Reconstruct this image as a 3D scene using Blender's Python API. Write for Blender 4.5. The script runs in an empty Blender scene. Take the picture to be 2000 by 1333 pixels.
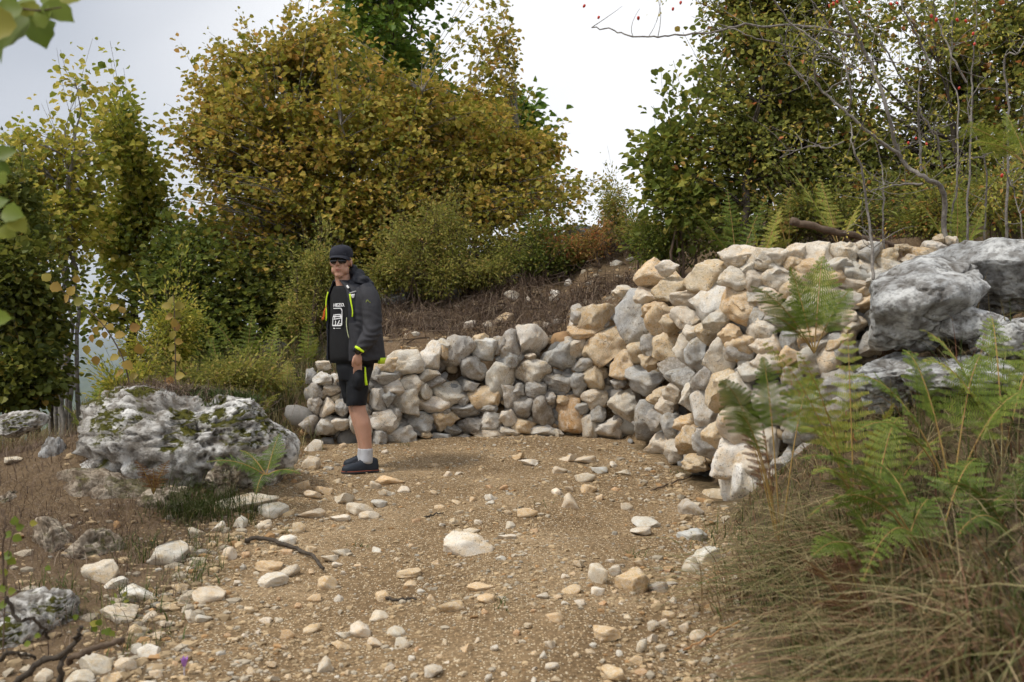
import bpy, bmesh, math, random
import numpy as np
from mathutils import Vector, Matrix, Quaternion

# ------------------------------------------------------------------ camera, sky, sun, exposure
scene = bpy.context.scene
F = 1944.0                       # focal length in pixels of a 2000 px wide frame (35 mm on full frame)
cam_data = bpy.data.cameras.new('camera')
cam_data.lens = 35.0
cam_data.sensor_width = 36.0
cam_data.clip_start = 0.05
cam_data.clip_end = 30000.0
cam_data.dof.use_dof = True
cam_data.dof.focus_distance = 8.0
cam_data.dof.aperture_fstop = 3.5
cam = bpy.data.objects.new('camera', cam_data)
scene.collection.objects.link(cam)
cam.location = (0, 0, 0)
cam.rotation_euler = (math.radians(90), 0, 0)
scene.camera = cam

SUN_EL, SUN_AZ = math.radians(56), math.radians(-118)   # azimuth clockwise from the view direction (+Y)
world = bpy.data.worlds.new('World')
scene.world = world
world.use_nodes = True
wn = world.node_tree.nodes
wl = world.node_tree.links
wn.clear()
w_out = wn.new('ShaderNodeOutputWorld')
w_sky = wn.new('ShaderNodeTexSky')
w_sky.sky_type = 'NISHITA'
w_sky.sun_disc = False
w_sky.sun_elevation = SUN_EL
w_sky.sun_rotation = SUN_AZ
w_bg = wn.new('ShaderNodeBackground')
w_bg.inputs['Strength'].default_value = 0.1
wl.new(w_sky.outputs['Color'], w_bg.inputs['Color'])
w_tc = wn.new('ShaderNodeTexCoord')
w_map = wn.new('ShaderNodeMapping')
w_map.inputs['Location'].default_value = (3.1, 0.4, 1.7)
w_map.inputs['Rotation'].default_value = (0, 0, -0.38)
w_map.inputs['Scale'].default_value = (1.0, 1.0, 1.6)
wl.new(w_tc.outputs['Generated'], w_map.inputs['Vector'])
w_noise = wn.new('ShaderNodeTexNoise')
w_noise.inputs['Scale'].default_value = 1.5
w_noise.inputs['Detail'].default_value = 3.5
w_noise.inputs['Roughness'].default_value = 0.42
w_noise.inputs['Distortion'].default_value = 0.3
wl.new(w_map.outputs['Vector'], w_noise.inputs['Vector'])
w_ramp = wn.new('ShaderNodeValToRGB')
w_ramp.color_ramp.elements[0].position = 0.36
w_ramp.color_ramp.elements[0].color = (0.34, 0.36, 0.40, 1)
w_ramp.color_ramp.elements[1].position = 0.60
w_ramp.color_ramp.elements[1].color = (0.66, 0.664, 0.675, 1)
wl.new(w_noise.outputs['Fac'], w_ramp.inputs['Fac'])
w_cloud = wn.new('ShaderNodeBackground')
w_cloud.inputs['Strength'].default_value = 1.0
wl.new(w_ramp.outputs['Color'], w_cloud.inputs['Color'])
w_mix = wn.new('ShaderNodeMixShader')
w_mix.inputs['Fac'].default_value = 0.94
wl.new(w_bg.outputs[0], w_mix.inputs[1])
wl.new(w_cloud.outputs[0], w_mix.inputs[2])
wl.new(w_mix.outputs[0], w_out.inputs['Surface'])

sun_data = bpy.data.lights.new('sun', 'SUN')
sun_data.energy = 1.5
sun_data.angle = math.radians(10)
sun_data.color = (1.0, 0.95, 0.87)
sun = bpy.data.objects.new('sun', sun_data)
scene.collection.objects.link(sun)
_sd = Vector((math.sin(SUN_AZ) * math.cos(SUN_EL), math.cos(SUN_AZ) * math.cos(SUN_EL), math.sin(SUN_EL)))
sun.rotation_euler = _sd.to_track_quat('Z', 'Y').to_euler()

scene.view_settings.view_transform = 'Standard'
scene.view_settings.look = 'None'
scene.view_settings.gamma = 1.0
scene.view_settings.use_curve_mapping = False
scene.view_settings.exposure = 0.72
scene.cycles.max_bounces = 5
scene.cycles.diffuse_bounces = 2
scene.cycles.glossy_bounces = 2
scene.cycles.transmission_bounces = 4
scene.cycles.volume_bounces = 0
scene.cycles.caustics_reflective = False
scene.cycles.caustics_refractive = False
scene.cycles.use_denoising = True
scene.cycles.use_adaptive_sampling = True
scene.cycles.adaptive_threshold = 0.05
# ------------------------------------------------------------------ helpers
COL = scene.collection
rnd = random.Random(7)
rng = np.random.default_rng(7)

def sstep(a, b, x):
    t = np.clip((x - a) / (b - a), 0, 1)
    return t * t * (3 - 2 * t)

def _hash(ix, iy, iz, seed):
    h = (ix.astype(np.int64) * 374761393 + iy.astype(np.int64) * 668265263 + iz.astype(np.int64) * 2147483647 + seed * 974634777) & 0xFFFFFFFF
    h = ((h ^ (h >> 13)) * 1274126177) & 0xFFFFFFFF
    h = ((h ^ (h >> 16)) * 2246822519) & 0xFFFFFFFF
    return ((h ^ (h >> 15)) & 0xFFFFFF) / float(0xFFFFFF)

def vnoise(p, seed=0):
    """value noise in -1..1 for an (n,3) array"""
    p = np.asarray(p, float)
    i = np.floor(p).astype(np.int64)
    f = p - i
    f = f * f * f * (f * (f * 6 - 15) + 10)
    r = 0
    for dx in (0, 1):
        wx = f[:, 0] if dx else 1 - f[:, 0]
        for dy in (0, 1):
            wy = f[:, 1] if dy else 1 - f[:, 1]
            for dz in (0, 1):
                wz = f[:, 2] if dz else 1 - f[:, 2]
                r = r + wx * wy * wz * _hash(i[:, 0] + dx, i[:, 1] + dy, i[:, 2] + dz, seed)
    return r * 2 - 1

def fbm(p, octaves=4, seed=0, gain=0.5):
    p = np.asarray(p, float)
    a, s, r = 1.0, 0.0, 0
    for o in range(octaves):
        r = r + a * vnoise(p * (2.03 ** o) + o * 17.3, seed + o)
        s += a
        a *= gain
    return r / s

def tag(o, label=None, cat=None, group=None, kind=None):
    if label: o['label'] = label
    if cat: o['category'] = cat
    if group: o['group'] = group
    if kind: o['kind'] = kind
    return o

def empty(name, loc=(0, 0, 0), rz=0.0):
    o = bpy.data.objects.new(name, None)
    o.empty_display_size = 0.1
    COL.objects.link(o)
    o.location = loc
    o.rotation_euler = (0, 0, rz)
    return o

def link(name, me, mat=None, parent=None):
    o = bpy.data.objects.new(name, me)
    COL.objects.link(o)
    if mat is not None and not me.materials:
        me.materials.append(mat)
    if parent is not None:
        o.parent = parent
    return o

def mesh_np(name, V, Fq, smooth=True, attrs=None):
    """V (n,3); Fq: (m,k) array or list of such arrays / lists of index tuples; attrs: {name: per-vertex float}"""
    me = bpy.data.meshes.new(name)
    V = np.ascontiguousarray(V, dtype=np.float32)
    groups = Fq if isinstance(Fq, list) and len(Fq) and isinstance(Fq[0], np.ndarray) and Fq[0].ndim == 2 else [np.asarray(Fq)]
    groups = [g for g in groups if len(g)]
    me.vertices.add(len(V))
    me.vertices.foreach_set('co', V.ravel())
    idx = np.concatenate([g.ravel() for g in groups]).astype(np.int32)
    tot = np.concatenate([np.full(len(g), g.shape[1], np.int32) for g in groups])
    start = np.concatenate([[0], np.cumsum(tot)[:-1]]).astype(np.int32)
    me.loops.add(len(idx))
    me.loops.foreach_set('vertex_index', idx)
    me.polygons.add(len(tot))
    me.polygons.foreach_set('loop_start', start)
    try:
        me.polygons.foreach_set('loop_total', tot)
    except Exception:
        pass
    me.polygons.foreach_set('use_smooth', np.full(len(tot), smooth, bool))
    for k, a in (attrs or {}).items():
        a = np.asarray(a, np.float32)
        if a.ndim == 2:
            at = me.attributes.new(k, 'FLOAT_COLOR', 'POINT')
            c = np.ones((len(V), 4), np.float32); c[:, :3] = a
            at.data.foreach_set('color', c.ravel())
        else:
            at = me.attributes.new(k, 'FLOAT', 'POINT')
            at.data.foreach_set('value', a)
    me.update(calc_edges=True)
    me.validate()
    return me

_ico = {}
def ico(level):
    if level not in _ico:
        bm = bmesh.new()
        bmesh.ops.create_icosphere(bm, subdivisions=level, radius=1.0)
        bm.verts.ensure_lookup_table()
        V = np.array([v.co[:] for v in bm.verts])
        T = np.array([[v.index for v in f.verts] for f in bm.faces])
        bm.free()
        _ico[level] = (V / np.linalg.norm(V, axis=1)[:, None], T)
    return _ico[level]

def tubes(curves, sides=5):
    """curves: list of (pts (n,3), radii (n,)). Returns V, quads of all the tapered tubes."""
    Vs, Qs, off = [], [], 0
    ang = np.linspace(0, 2 * math.pi, sides, endpoint=False)
    ca, sa = np.cos(ang), np.sin(ang)
    for pts, rad in curves:
        pts = np.asarray(pts, float)
        n = len(pts)
        t = np.gradient(pts, axis=0)
        t /= np.linalg.norm(t, axis=1)[:, None] + 1e-9
        ref = np.array([0.31, 0.17, 0.93]) if abs(t[0, 2]) < 0.9 else np.array([0.9, 0.3, 0.1])
        u = np.cross(t, ref); u /= np.linalg.norm(u, axis=1)[:, None] + 1e-9
        w = np.cross(t, u)
        rad = np.asarray(rad, float)
        V = pts[:, None, :] + rad[:, None, None] * (ca[None, :, None] * u[:, None, :] + sa[None, :, None] * w[:, None, :])
        i = np.arange(n - 1)[:, None] * sides + off
        k = np.arange(sides)[None, :]
        k2 = (k + 1) % sides
        Q = np.stack([i + k, i + k2, i + sides + k2, i + sides + k], axis=-1).reshape(-1, 4)
        Vs.append(V.reshape(-1, 3)); Qs.append(Q)
        off += n * sides
    return np.concatenate(Vs), np.concatenate(Qs)

def bez(a, b, c, n):
    t = np.linspace(0, 1, n)[:, None]
    return (1 - t) ** 2 * np.asarray(a) + 2 * t * (1 - t) * np.asarray(b) + t * t * np.asarray(c)

def catmull(P, n=6):
    P = np.asarray(P, float)
    P = np.vstack([2 * P[0] - P[1], P, 2 * P[-1] - P[-2]])
    out = []
    for i in range(1, len(P) - 2):
        t = np.linspace(0, 1, n, endpoint=False)[:, None]
        p0, p1, p2, p3 = P[i - 1], P[i], P[i + 1], P[i + 2]
        out.append(0.5 * (2 * p1 + (p2 - p0) * t + (2 * p0 - 5 * p1 + 4 * p2 - p3) * t ** 2 + (3 * p1 - p0 - 3 * p2 + p3) * t ** 3))
    out.append(P[-2][None])
    return np.concatenate(out)

def at(px, py, d):
    return np.array([(px - 1000.0) / F * d, d, (666.5 - py) / F * d])

def lin(r, g, b):
    f = lambda c: (c / 12.92 if c <= 0.04045 else ((c + 0.055) / 1.055) ** 2.4)
    return (f(r / 255), f(g / 255), f(b / 255))

# ------------------------------------------------------------------ material helpers
class NT:
    def __init__(self, name):
        self.m = bpy.data.materials.new(name)
        self.m.use_nodes = True
        self.t = self.m.node_tree
        self.t.nodes.clear()
        self.out = self.n('ShaderNodeOutputMaterial')
    def n(self, typ, **kw):
        nd = self.t.nodes.new(typ)
        for k, v in kw.items():
            if k.startswith('i_'):
                nd.inputs[k[2:].replace('_', ' ')].default_value = v
            else:
                setattr(nd, k, v)
        return nd
    def l(self, a, b):
        self.t.links.new(a, b)
    def noise(self, vec, scale, detail=4, rough=0.55, dist=0.0):
        nd = self.n('ShaderNodeTexNoise', i_Scale=scale, i_Detail=detail, i_Roughness=rough, i_Distortion=dist)
        if vec is not None: self.l(vec, nd.inputs['Vector'])
        return nd.outputs['Fac']
    def voro(self, vec, scale, feature='F1', out='Distance', rand=1.0):
        nd = self.n('ShaderNodeTexVoronoi', feature=feature, i_Scale=scale, i_Randomness=rand)
        if vec is not None: self.l(vec, nd.inputs['Vector'])
        return nd.outputs[out]
    def ramp(self, fac, stops, interp='LINEAR'):
        nd = self.n('ShaderNodeValToRGB')
        cr = nd.color_ramp
        cr.interpolation = interp
        while len(cr.elements) < len(stops): cr.elements.new(0.5)
        for e, (p, c) in zip(cr.elements, stops):
            e.position = p
            e.color = (c, c, c, 1) if isinstance(c, (int, float)) else (*c[:3], 1)
        self.l(fac, nd.inputs['Fac'])
        return nd.outputs['Color']
    def mix(self, fac, a, b, typ='MIX'):
        nd = self.n('ShaderNodeMix', data_type='RGBA', blend_type=typ)
        for sock, v in ((nd.inputs[0], fac), (nd.inputs[6], a), (nd.inputs[7], b)):
            if isinstance(v, (int, float)): sock.default_value = v if sock == nd.inputs[0] else (v, v, v, 1)
            elif isinstance(v, (tuple, list)): sock.default_value = (*v[:3], 1)
            else: self.l(v, sock)
        return nd.outputs[2]
    def math(self, op, a, b=0.0):
        nd = self.n('ShaderNodeMath', operation=op)
        for s, v in ((nd.inputs[0], a), (nd.inputs[1], b)):
            if isinstance(v, (int, float)): s.default_value = v
            else: self.l(v, s)
        return nd.outputs[0]
    def bump(self, h, strength=0.5, dist=0.02, normal=None):
        nd = self.n('ShaderNodeBump', i_Strength=strength, i_Distance=dist)
        self.l(h, nd.inputs['Height'])
        if normal is not None: self.l(normal, nd.inputs['Normal'])
        return nd.outputs['Normal']
    def attr(self, name, out='Fac'):
        return self.n('ShaderNodeAttribute', attribute_name=name).outputs[out]
    def bsdf(self, color, rough=0.8, normal=None, spec=0.3, **kw):
        b = self.n('ShaderNodeBsdfPrincipled')
        for s, v in (('Base Color', color), ('Roughness', rough)):
            if isinstance(v, (int, float)): b.inputs[s].default_value = v
            elif isinstance(v, (tuple, list)): b.inputs[s].default_value = (*v[:3], 1)
            else: self.l(v, b.inputs[s])
        b.inputs['Specular IOR Level'].default_value = spec
        if normal is not None: self.l(normal, b.inputs['Normal'])
        for k, v in kw.items():
            b.inputs[k.replace('_', ' ')].default_value = v
        return b.outputs[0]
    def done(self, shader):
        self.l(shader, self.out.inputs['Surface'])
        return self.m

def plain(name, rgb, rough=0.7, spec=0.3, grain=0.12, scale=60, bump=0.0):
    t = NT(name)
    tc = t.n('ShaderNodeTexCoord').outputs['Object']
    nz = t.noise(tc, scale, 3)
    c = t.mix(nz, tuple(v * (1 - grain) for v in rgb), tuple(min(1, v * (1 + grain)) for v in rgb))
    nm = t.bump(nz, bump, 0.005) if bump else None
    return t.done(t.bsdf(c, rough, nm, spec))

def leaf_mat(name, stops, trans=0.35, rough=0.55, attr='tint', spec=0.25):
    t = NT(name)
    c = t.ramp(t.attr(attr), stops)
    tc = t.n('ShaderNodeTexCoord').outputs['Object']
    c = t.mix(t.noise(tc, 9.0, 2), t.mix(1.0, c, 0.72, 'MULTIPLY'), t.mix(1.0, c, 1.18, 'MULTIPLY'))
    b = t.bsdf(c, rough, None, spec)
    tr = t.n('ShaderNodeBsdfTranslucent')
    t.l(c, tr.inputs['Color'])
    mx = t.n('ShaderNodeMixShader')
    mx.inputs[0].default_value = trans
    t.l(b, mx.inputs[1]); t.l(tr.outputs[0], mx.inputs[2])
    return t.done(mx.outputs[0])
# ------------------------------------------------------------------ terrain
# the line of the dry stone wall in plan: x, y, height of its top, rise of the bank behind it
WALL = np.array([
    (-9.0, 11.6, -0.62, 0.34), (-6.0, 10.5, -0.62, 0.38), (-2.6, 9.25, -0.66, 0.36), (-1.95, 9.0, -0.40, 0.28), (-1.2, 9.05, -0.15, 0.20),
    (-0.49, 9.45, -0.04, 0.30), (0.39, 9.55, 0.06, 0.42), (0.62, 9.52, 0.26, 0.42), (0.95, 9.40, 0.40, 0.42),
    (1.20, 8.70, 0.60, 0.32), (1.34, 7.60, 0.60, 0.26), (1.40, 6.50, 0.56, 0.26), (2.0, 6.15, 0.52, 0.26),
    (3.0, 6.05, 0.50, 0.24), (4.6, 5.9, 0.50, 0.22), (9.0, 4.0, 0.55, 0.2)])
IW0, IW1 = 3, 14       # stretch that is really built of stones

def wall_query(x, y):
    """signed distance (positive behind the wall), top height and bank slope at the nearest point"""
    best = np.full(x.shape, 1e9); zt = np.zeros_like(x); sl = np.zeros_like(x); sg = np.zeros_like(x)
    for a, b in zip(WALL[:-1], WALL[1:]):
        dx, dy = b[0] - a[0], b[1] - a[1]
        L2 = dx * dx + dy * dy
        t = np.clip(((x - a[0]) * dx + (y - a[1]) * dy) / L2, 0, 1)
        qx, qy = a[0] + t * dx, a[1] + t * dy
        d = np.hypot(x - qx, y - qy)
        cr = dx * (y - qy) - dy * (x - qx)
        m = d < best - 1e-9
        best = np.where(m, d, best)
        zt = np.where(m, a[2] + t * (b[2] - a[2]), zt)
        sl = np.where(m, a[3] + t * (b[3] - a[3]), sl)
        sg = np.where(m, np.sign(cr), sg)
    # the corner segments: a consistent sign from the polar angle as seen from the viewer
    ang = np.arctan2(x, np.maximum(y, 1e-3))
    wa = np.arctan2(WALL[:, 0], WALL[:, 1])
    rr = np.interp(ang, wa, np.hypot(WALL[:, 0], WALL[:, 1]))
    sg = np.where(np.hypot(x, y) > rr, 1.0, -1.0)
    return best * sg, zt, sl

def path_edges(y):
    xl = np.interp(y, [0, 3.7, 4.4, 6.4, 7.4, 8.2, 9.2], [-1.1, -1.33, -1.5, -1.75, -1.75, -1.9, -2.2])
    xr = np.interp(y, [0, 2.5, 3.5, 4.5, 5.5, 6.5, 7.6, 9], [0.35, 0.5, 0.76, 0.98, 1.16, 1.36, 1.3, 1.2])
    return xl, xr

def H(x, y, fine=True):
    x = np.asarray(x, float); y = np.asarray(y, float)
    z = -1.5 + 0.063 * y
    z = z + 0.055 * np.exp(-((x - 0.15) / 0.5) ** 2) * sstep(9.6, 8.2, y)        # low crown of the track
    xl, xr = path_edges(y)
    # bank on the right, under the grass and ferns
    near = sstep(6.9, 6.0, y)
    z = z + near * np.clip((x - xr) * (0.62 + 0.30 * sstep(4.2, 5.2, y)), 0, 0.8 + 0.4 * sstep(4.2, 5.2, y))
    # mound that carries the lichened boulder, and the rough ground left of the track
    z = z + 0.42 * np.exp(-(((x + 2.55) / 0.85) ** 2 + ((y - 6.85) / 0.80) ** 2))
    z = z + np.clip((xl - 0.35 - x) * 0.10, 0, 0.2) * sstep(9.5, 7.5, y)
    # level ground behind the wall
    ds, zt, sl = wall_query(x, y)
    dd = np.maximum(ds - 0.3, 0)
    zb = zt - 0.10 + sl * 2.6 * (1 - np.exp(-dd / 2.6))
    zb = zb + 0.5 * sstep(10.6, 13.4, y) * sstep(-4.5, 0.5, x)
    b = sstep(0.14, 0.34, ds)
    z = z * (1 - b) + zb * b
    # hillside falling away on the left, then everything falls to the valley
    e = (-0.31 * y - x)
    z = z - np.clip(e, 0, 60) * 0.55 * sstep(8.0, 11.0, y)
    r = np.hypot(x * 0.9, y - 7.0)
    z = z - 0.02 * np.clip(r - 9, 0, 60) ** 1.6
    p = np.stack([x, y, np.zeros_like(x)], -1).reshape(-1, 3)
    n1 = fbm(p * 0.9, 3, 3).reshape(x.shape)
    z = z + n1 * 0.05 * sstep(-3.0, 0.6, np.abs(x)) * np.where(b > 0.5, 1.6, 1.0)
    if fine:
        n2 = fbm(p * 5.0, 3, 11).reshape(x.shape)
        z = z + n2 * np.where(b > 0.5, 0.05, 0.016)
    # far country
    far = sstep(22, 240, r)
    R = np.hypot(x, y) + 1
    az = np.arctan2(x, y)
    hill = fbm(np.stack([x / 900, y / 900, 0 * x], -1).reshape(-1, 3), 5, 5).reshape(x.shape)
    zf = -150 + 85 * hill + 95 * sstep(1300, 2700, R + 500 * hill) + 60 * sstep(3800, 7000, R)
    z = z * (1 - far) + zf * far
    return z

def axis(lo_f, hi_f, step, lo, hi, grow):
    c = list(np.arange(lo_f, hi_f + 1e-6, step))
    s = step
    while c[-1] < hi:
        s *= grow; c.append(c[-1] + s)
    s = step
    while c[0] > lo:
        s *= grow; c.insert(0, c[0] - s)
    return np.array(c)

gx = axis(-5.2, 4.2, 0.055, -9000, 9000, 1.16)
gy = axis(2.2, 13.0, 0.055, -3000, 9000, 1.14)
GX, GY = np.meshgrid(gx, gy)
GZ = H(GX, GY)
nx, ny = len(gx), len(gy)
TV = np.stack([GX, GY, GZ], -1).reshape(-1, 3)
ii = (np.arange(ny - 1)[:, None] * nx + np.arange(nx - 1)[None, :]).ravel()
TQ = np.stack([ii, ii + 1, ii + nx + 1, ii + nx], -1)
xl, xr = path_edges(GY)
ds, zt, sl = wall_query(GX, GY)
wob = fbm(np.stack([GX, GY, 0 * GX], -1).reshape(-1, 3) * 1.7, 3, 21).reshape(GX.shape) * 0.22
pathm = (sstep(-0.12, 0.12, GX - xl + wob) * sstep(-0.12, 0.12, xr - GX + wob * 0.5) * (ds < 0.2) * (GY < 10) * (GY > -20))
bank = (ds > 0.15) * sstep(-2.3, -1.6, GX) * sstep(3.4, 1.2, ds + wob * 3)
leftr = sstep(0.3, -0.3, GX - xl + wob) * sstep(9.2, 7.4, GY) * (GY > 0)
farm = sstep(60, 300, np.hypot(GX, GY))
cpath, cbank, cleft, cfar = (a.reshape(-1) for a in (pathm, bank, leftr, farm))

def ground_material(name):
    t = NT(name)
    pos = t.n('ShaderNodeNewGeometry').outputs['Position']
    big = t.noise(pos, 1.3, 3, 0.6)
    fine = t.noise(pos, 42, 3, 0.75)
    dirt = t.ramp(big, [(0.3, (0.165, 0.108, 0.057)), (0.5, (0.235, 0.160, 0.087)), (0.7, (0.33, 0.235, 0.137))])
    dirt = t.mix(t.ramp(fine, [(0.3, 0.0), (0.7, 1.0)]), t.mix(1.0, dirt, 0.5, 'MULTIPLY'), t.mix(1.0, dirt, 1.4, 'MULTIPLY'))
    # fine grit too small to build
    v = t.n('ShaderNodeTexVoronoi', feature='F1', i_Scale=88.0); t.l(pos, v.inputs['Vector'])
    cellr = t.n('ShaderNodeSeparateColor'); t.l(v.outputs['Color'], cellr.inputs[0])
    gm = t.math('MULTIPLY', t.math('GREATER_THAN', cellr.outputs[0], 0.5), t.math('LESS_THAN', v.outputs['Distance'], 0.40))
    gcol = t.ramp(cellr.outputs[1], [(0.0, (0.34, 0.23, 0.12)), (0.5, (0.50, 0.38, 0.23)), (1.0, (0.62, 0.54, 0.40))])
    c = t.mix(gm, dirt, gcol)
    # brown litter of the rough ground, and the woods far off
    lit = t.noise(pos, 11, 4, 0.7)
    litter = t.ramp(lit, [(0.3, (0.035, 0.026, 0.014)), (0.5, (0.10, 0.075, 0.04)), (0.62, (0.17, 0.12, 0.07)), (0.75, (0.085, 0.085, 0.03))])
    soil = t.mix(0.65, c, (0.12, 0.078, 0.048))
    w_p, w_b, w_l, w_f = t.attr('on_track'), t.attr('on_bank'), t.attr('on_rough'), t.attr('is_far')
    g = t.mix(w_b, litter, soil)
    g = t.mix(t.math('MULTIPLY', w_l, 0.75), g, soil)
    g = t.mix(w_p, g, c)
    wood = t.ramp(t.noise(pos, 0.02, 4, 0.7), [(0.3, (0.03, 0.05, 0.02)), (0.55, (0.06, 0.085, 0.03)), (0.75, (0.12, 0.13, 0.06))])
    g = t.mix(w_f, g, wood)
    nm = t.bump(t.noise(pos, 46, 2, 0.7), 0.9, 0.014)
    return t.done(t.bsdf(g, 0.95, nm, 0.12))

M_ground = ground_material('ground_soil')
fpath = cpath[TQ].mean(1) > 0.5
for nm_, msk in (('dirt_path', fpath), ('ground', ~fpath)):
    q = TQ[msk]
    used = np.unique(q)
    remap = np.full(len(TV), -1); remap[used] = np.arange(len(used))
    me = mesh_np(nm_, TV[used], remap[q], True, {'on_track': cpath[used], 'on_bank': cbank[used], 'on_rough': cleft[used], 'is_far': cfar[used]})
    tag(link(nm_, me, M_ground), kind='structure')

def hgt(x, y):
    return float(H(np.array([x]), np.array([y]))[0])

_ray_d = np.concatenate([np.arange(2.0, 14, 0.02), np.arange(14, 40, 0.1)])
def ground_hit(px, py, dmin=2.0):
    """first point of the ground seen at a pixel of the photograph"""
    d = _ray_d[_ray_d >= dmin]
    x = (px - 1000) / F * d; z = (666.5 - py) / F * d
    g = H(x, d, False)
    k = np.argmax(z <= g)
    return np.array([x[k], d[k], g[k]])
# ------------------------------------------------------------------ stone
def stone_shape(seed, level=3, cuts=7, rough=0.30, fine=0.045, unit=True, flat=(0.72, 0.96), swell=0.45):
    r = np.random.default_rng(seed)
    V, T = ico(level)
    V = V.copy()
    s = np.array([1.0, r.uniform(0.75, 1.0), r.uniform(0.65, 0.95)])
    V = V * (1 + rough * vnoise(V * 1.2 + r.uniform(-50, 50, 3), seed)[:, None])
    V = V * s
    for _ in range(cuts):
        n = r.normal(size=3); n /= np.linalg.norm(n)
        h = r.uniform(0.42, 0.76) * np.abs(V @ n).max()
        over = np.maximum(V @ n - h, 0)
        V = V - n * (over * r.uniform(*flat))[:, None]
    V = V * (1 + swell * rough * vnoise(V * 2.3 + r.uniform(-50, 50, 3), seed + 9)[:, None])
    nrm = V / np.linalg.norm(V, axis=1)[:, None]
    V = V + nrm * (fine * fbm(V * 3.6 + r.uniform(-50, 50, 3), 3, seed + 1))[:, None]
    V = V + nrm * (-fine * 2.0 * np.clip(vnoise(V * 5.0 + r.uniform(-50, 50, 3), seed + 5) - 0.45, 0, 1))[:, None]
    if unit:
        lo, hi = V.min(0), V.max(0)
        V = (V - (lo + hi) / 2) / ((hi - lo) / 2)
    return V, T

def stone_mat(name, pit=0.62, bump=0.010):
    """limestone; the tint of each stone comes from its object colour"""
    t = NT(name)
    oi = t.n('ShaderNodeObjectInfo')
    tc = t.n('ShaderNodeTexCoord').outputs['Object']
    add = t.n('ShaderNodeVectorMath', operation='ADD')
    sc = t.n('ShaderNodeVectorMath', operation='SCALE'); sc.inputs['Scale'].default_value = 40.0
    cmb = t.n('ShaderNodeCombineXYZ')
    t.l(oi.outputs['Random'], cmb.inputs[0]); t.l(oi.outputs['Random'], cmb.inputs[2])
    t.l(cmb.outputs[0], sc.inputs[0])
    t.l(tc, add.inputs[0]); t.l(sc.outputs[0], add.inputs[1])
    v = add.outputs[0]
    base = oi.outputs['Color']
    n1 = t.noise(v, 1.4, 4, 0.6)
    n2 = t.noise(v, 4.2, 4, 0.7)
    n3 = t.noise(v, 13.0, 3, 0.75)
    stain = t.mix(1.0, base, (0.92, 0.76, 0.54), 'MULTIPLY')
    pale = t.mix(0.42, base, (0.80, 0.77, 0.71))
    c = t.mix(t.ramp(n1, [(0.40, 0.0), (0.68, 0.85)]), base, stain)
    c = t.mix(t.ramp(n2, [(0.46, 0.0), (0.64, 0.8)]), c, pale)
    c = t.mix(t.ramp(n3, [(0.30, 0.6), (0.45, 0.0)]), c, t.mix(1.0, c, 0.5, 'MULTIPLY'))
    c = t.mix(t.ramp(n2, [(0.26, 0.6), (0.38, 0.0)]), c, t.mix(1.0, c, (0.58, 0.54, 0.5), 'MULTIPLY'))
    pv = t.voro(v, 7.0)
    pits = t.math('MULTIPLY', t.ramp(pv, [(0.10, 1.0), (0.26, 0.0)]), t.ramp(n1, [(pit - 0.14, 0.0), (pit - 0.04, 1.0)]))
    grain = t.noise(v, 30.0, 2, 0.8)
    c = t.mix(t.ramp(grain, [(0.36, 0.55), (0.50, 0.0)]), c, t.mix(1.0, c, 0.45, 'MULTIPLY'))
    c = t.mix(t.math('MULTIPLY', pits, 0.8), c, (0.06, 0.045, 0.03))
    crack = t.voro(v, 2.3, 'DISTANCE_TO_EDGE')
    ck = t.math('MULTIPLY', t.ramp(crack, [(0.0, 1.0), (0.025, 0.0)]), t.ramp(n2, [(0.5, 0.0), (0.56, 1.0)]))
    c = t.mix(t.math('MULTIPLY', ck, 0.6), c, (0.07, 0.05, 0.035))
    nm = t.bump(t.math('ADD', n2, t.math('MULTIPLY', n3, 0.6)), 0.7, bump)
    return t.done(t.bsdf(c, 0.92, nm, 0.15))

M_stone = stone_mat('limestone')
M_stone_pit = stone_mat('pitted_limestone', 0.5)
M_rock = stone_mat('loose_limestone', 0.66, 0.0025)
TINT = {'G': (0.42, 0.405, 0.38), 'D': (0.30, 0.285, 0.26), 'L': (0.68, 0.65, 0.595), 'W': (0.66, 0.60, 0.505),
        'T': (0.66, 0.52, 0.345), 'O': (0.57, 0.37, 0.20), 'X': (0.82, 0.795, 0.745), 'B': (0.54, 0.545, 0.54)}
def tint_of(c, r=rnd, amt=0.12):
    f = 1 + r.uniform(-amt, amt); w = r.uniform(-0.05, 0.05)
    b = TINT[c]
    return (b[0] * f * (1 + w), b[1] * f, b[2] * f * (1 - w), 1.0)

STONES = []
for k in range(34):
    V, T = stone_shape(100 + k, 4, 10 + k % 6, 0.30, 0.10, True, (0.80, 0.98), 0.40)
    me = mesh_np('stone', V, T, True)
    me.materials.append(M_stone if k % 3 else M_stone_pit)
    STONES.append(me)
PEBBLES = []
for k in range(14):
    V, T = stone_shape(300 + k, 3, 11 + k % 5, 0.28, 0.05, True, (0.93, 1.0), 0.22)
    me = mesh_np('rock', V, T, True)
    me.materials.append(M_rock)
    PEBBLES.append(me)
ROCKS = []
for k in range(12):
    V, T = stone_shape(400 + k, 4, 12 + k % 5, 0.28, 0.07, True, (0.93, 1.0), 0.22)
    me = mesh_np('rock', V, T, True)
    me.materials.append(M_rock)
    ROCKS.append(me)

def put(me, name, loc, half, rot, col, parent=None):
    o = bpy.data.objects.new(name, me)
    COL.objects.link(o)
    o.location = loc
    o.scale = half
    o.rotation_euler = rot
    o.color = col
    if parent is not None: o.parent = parent
    return o

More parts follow.
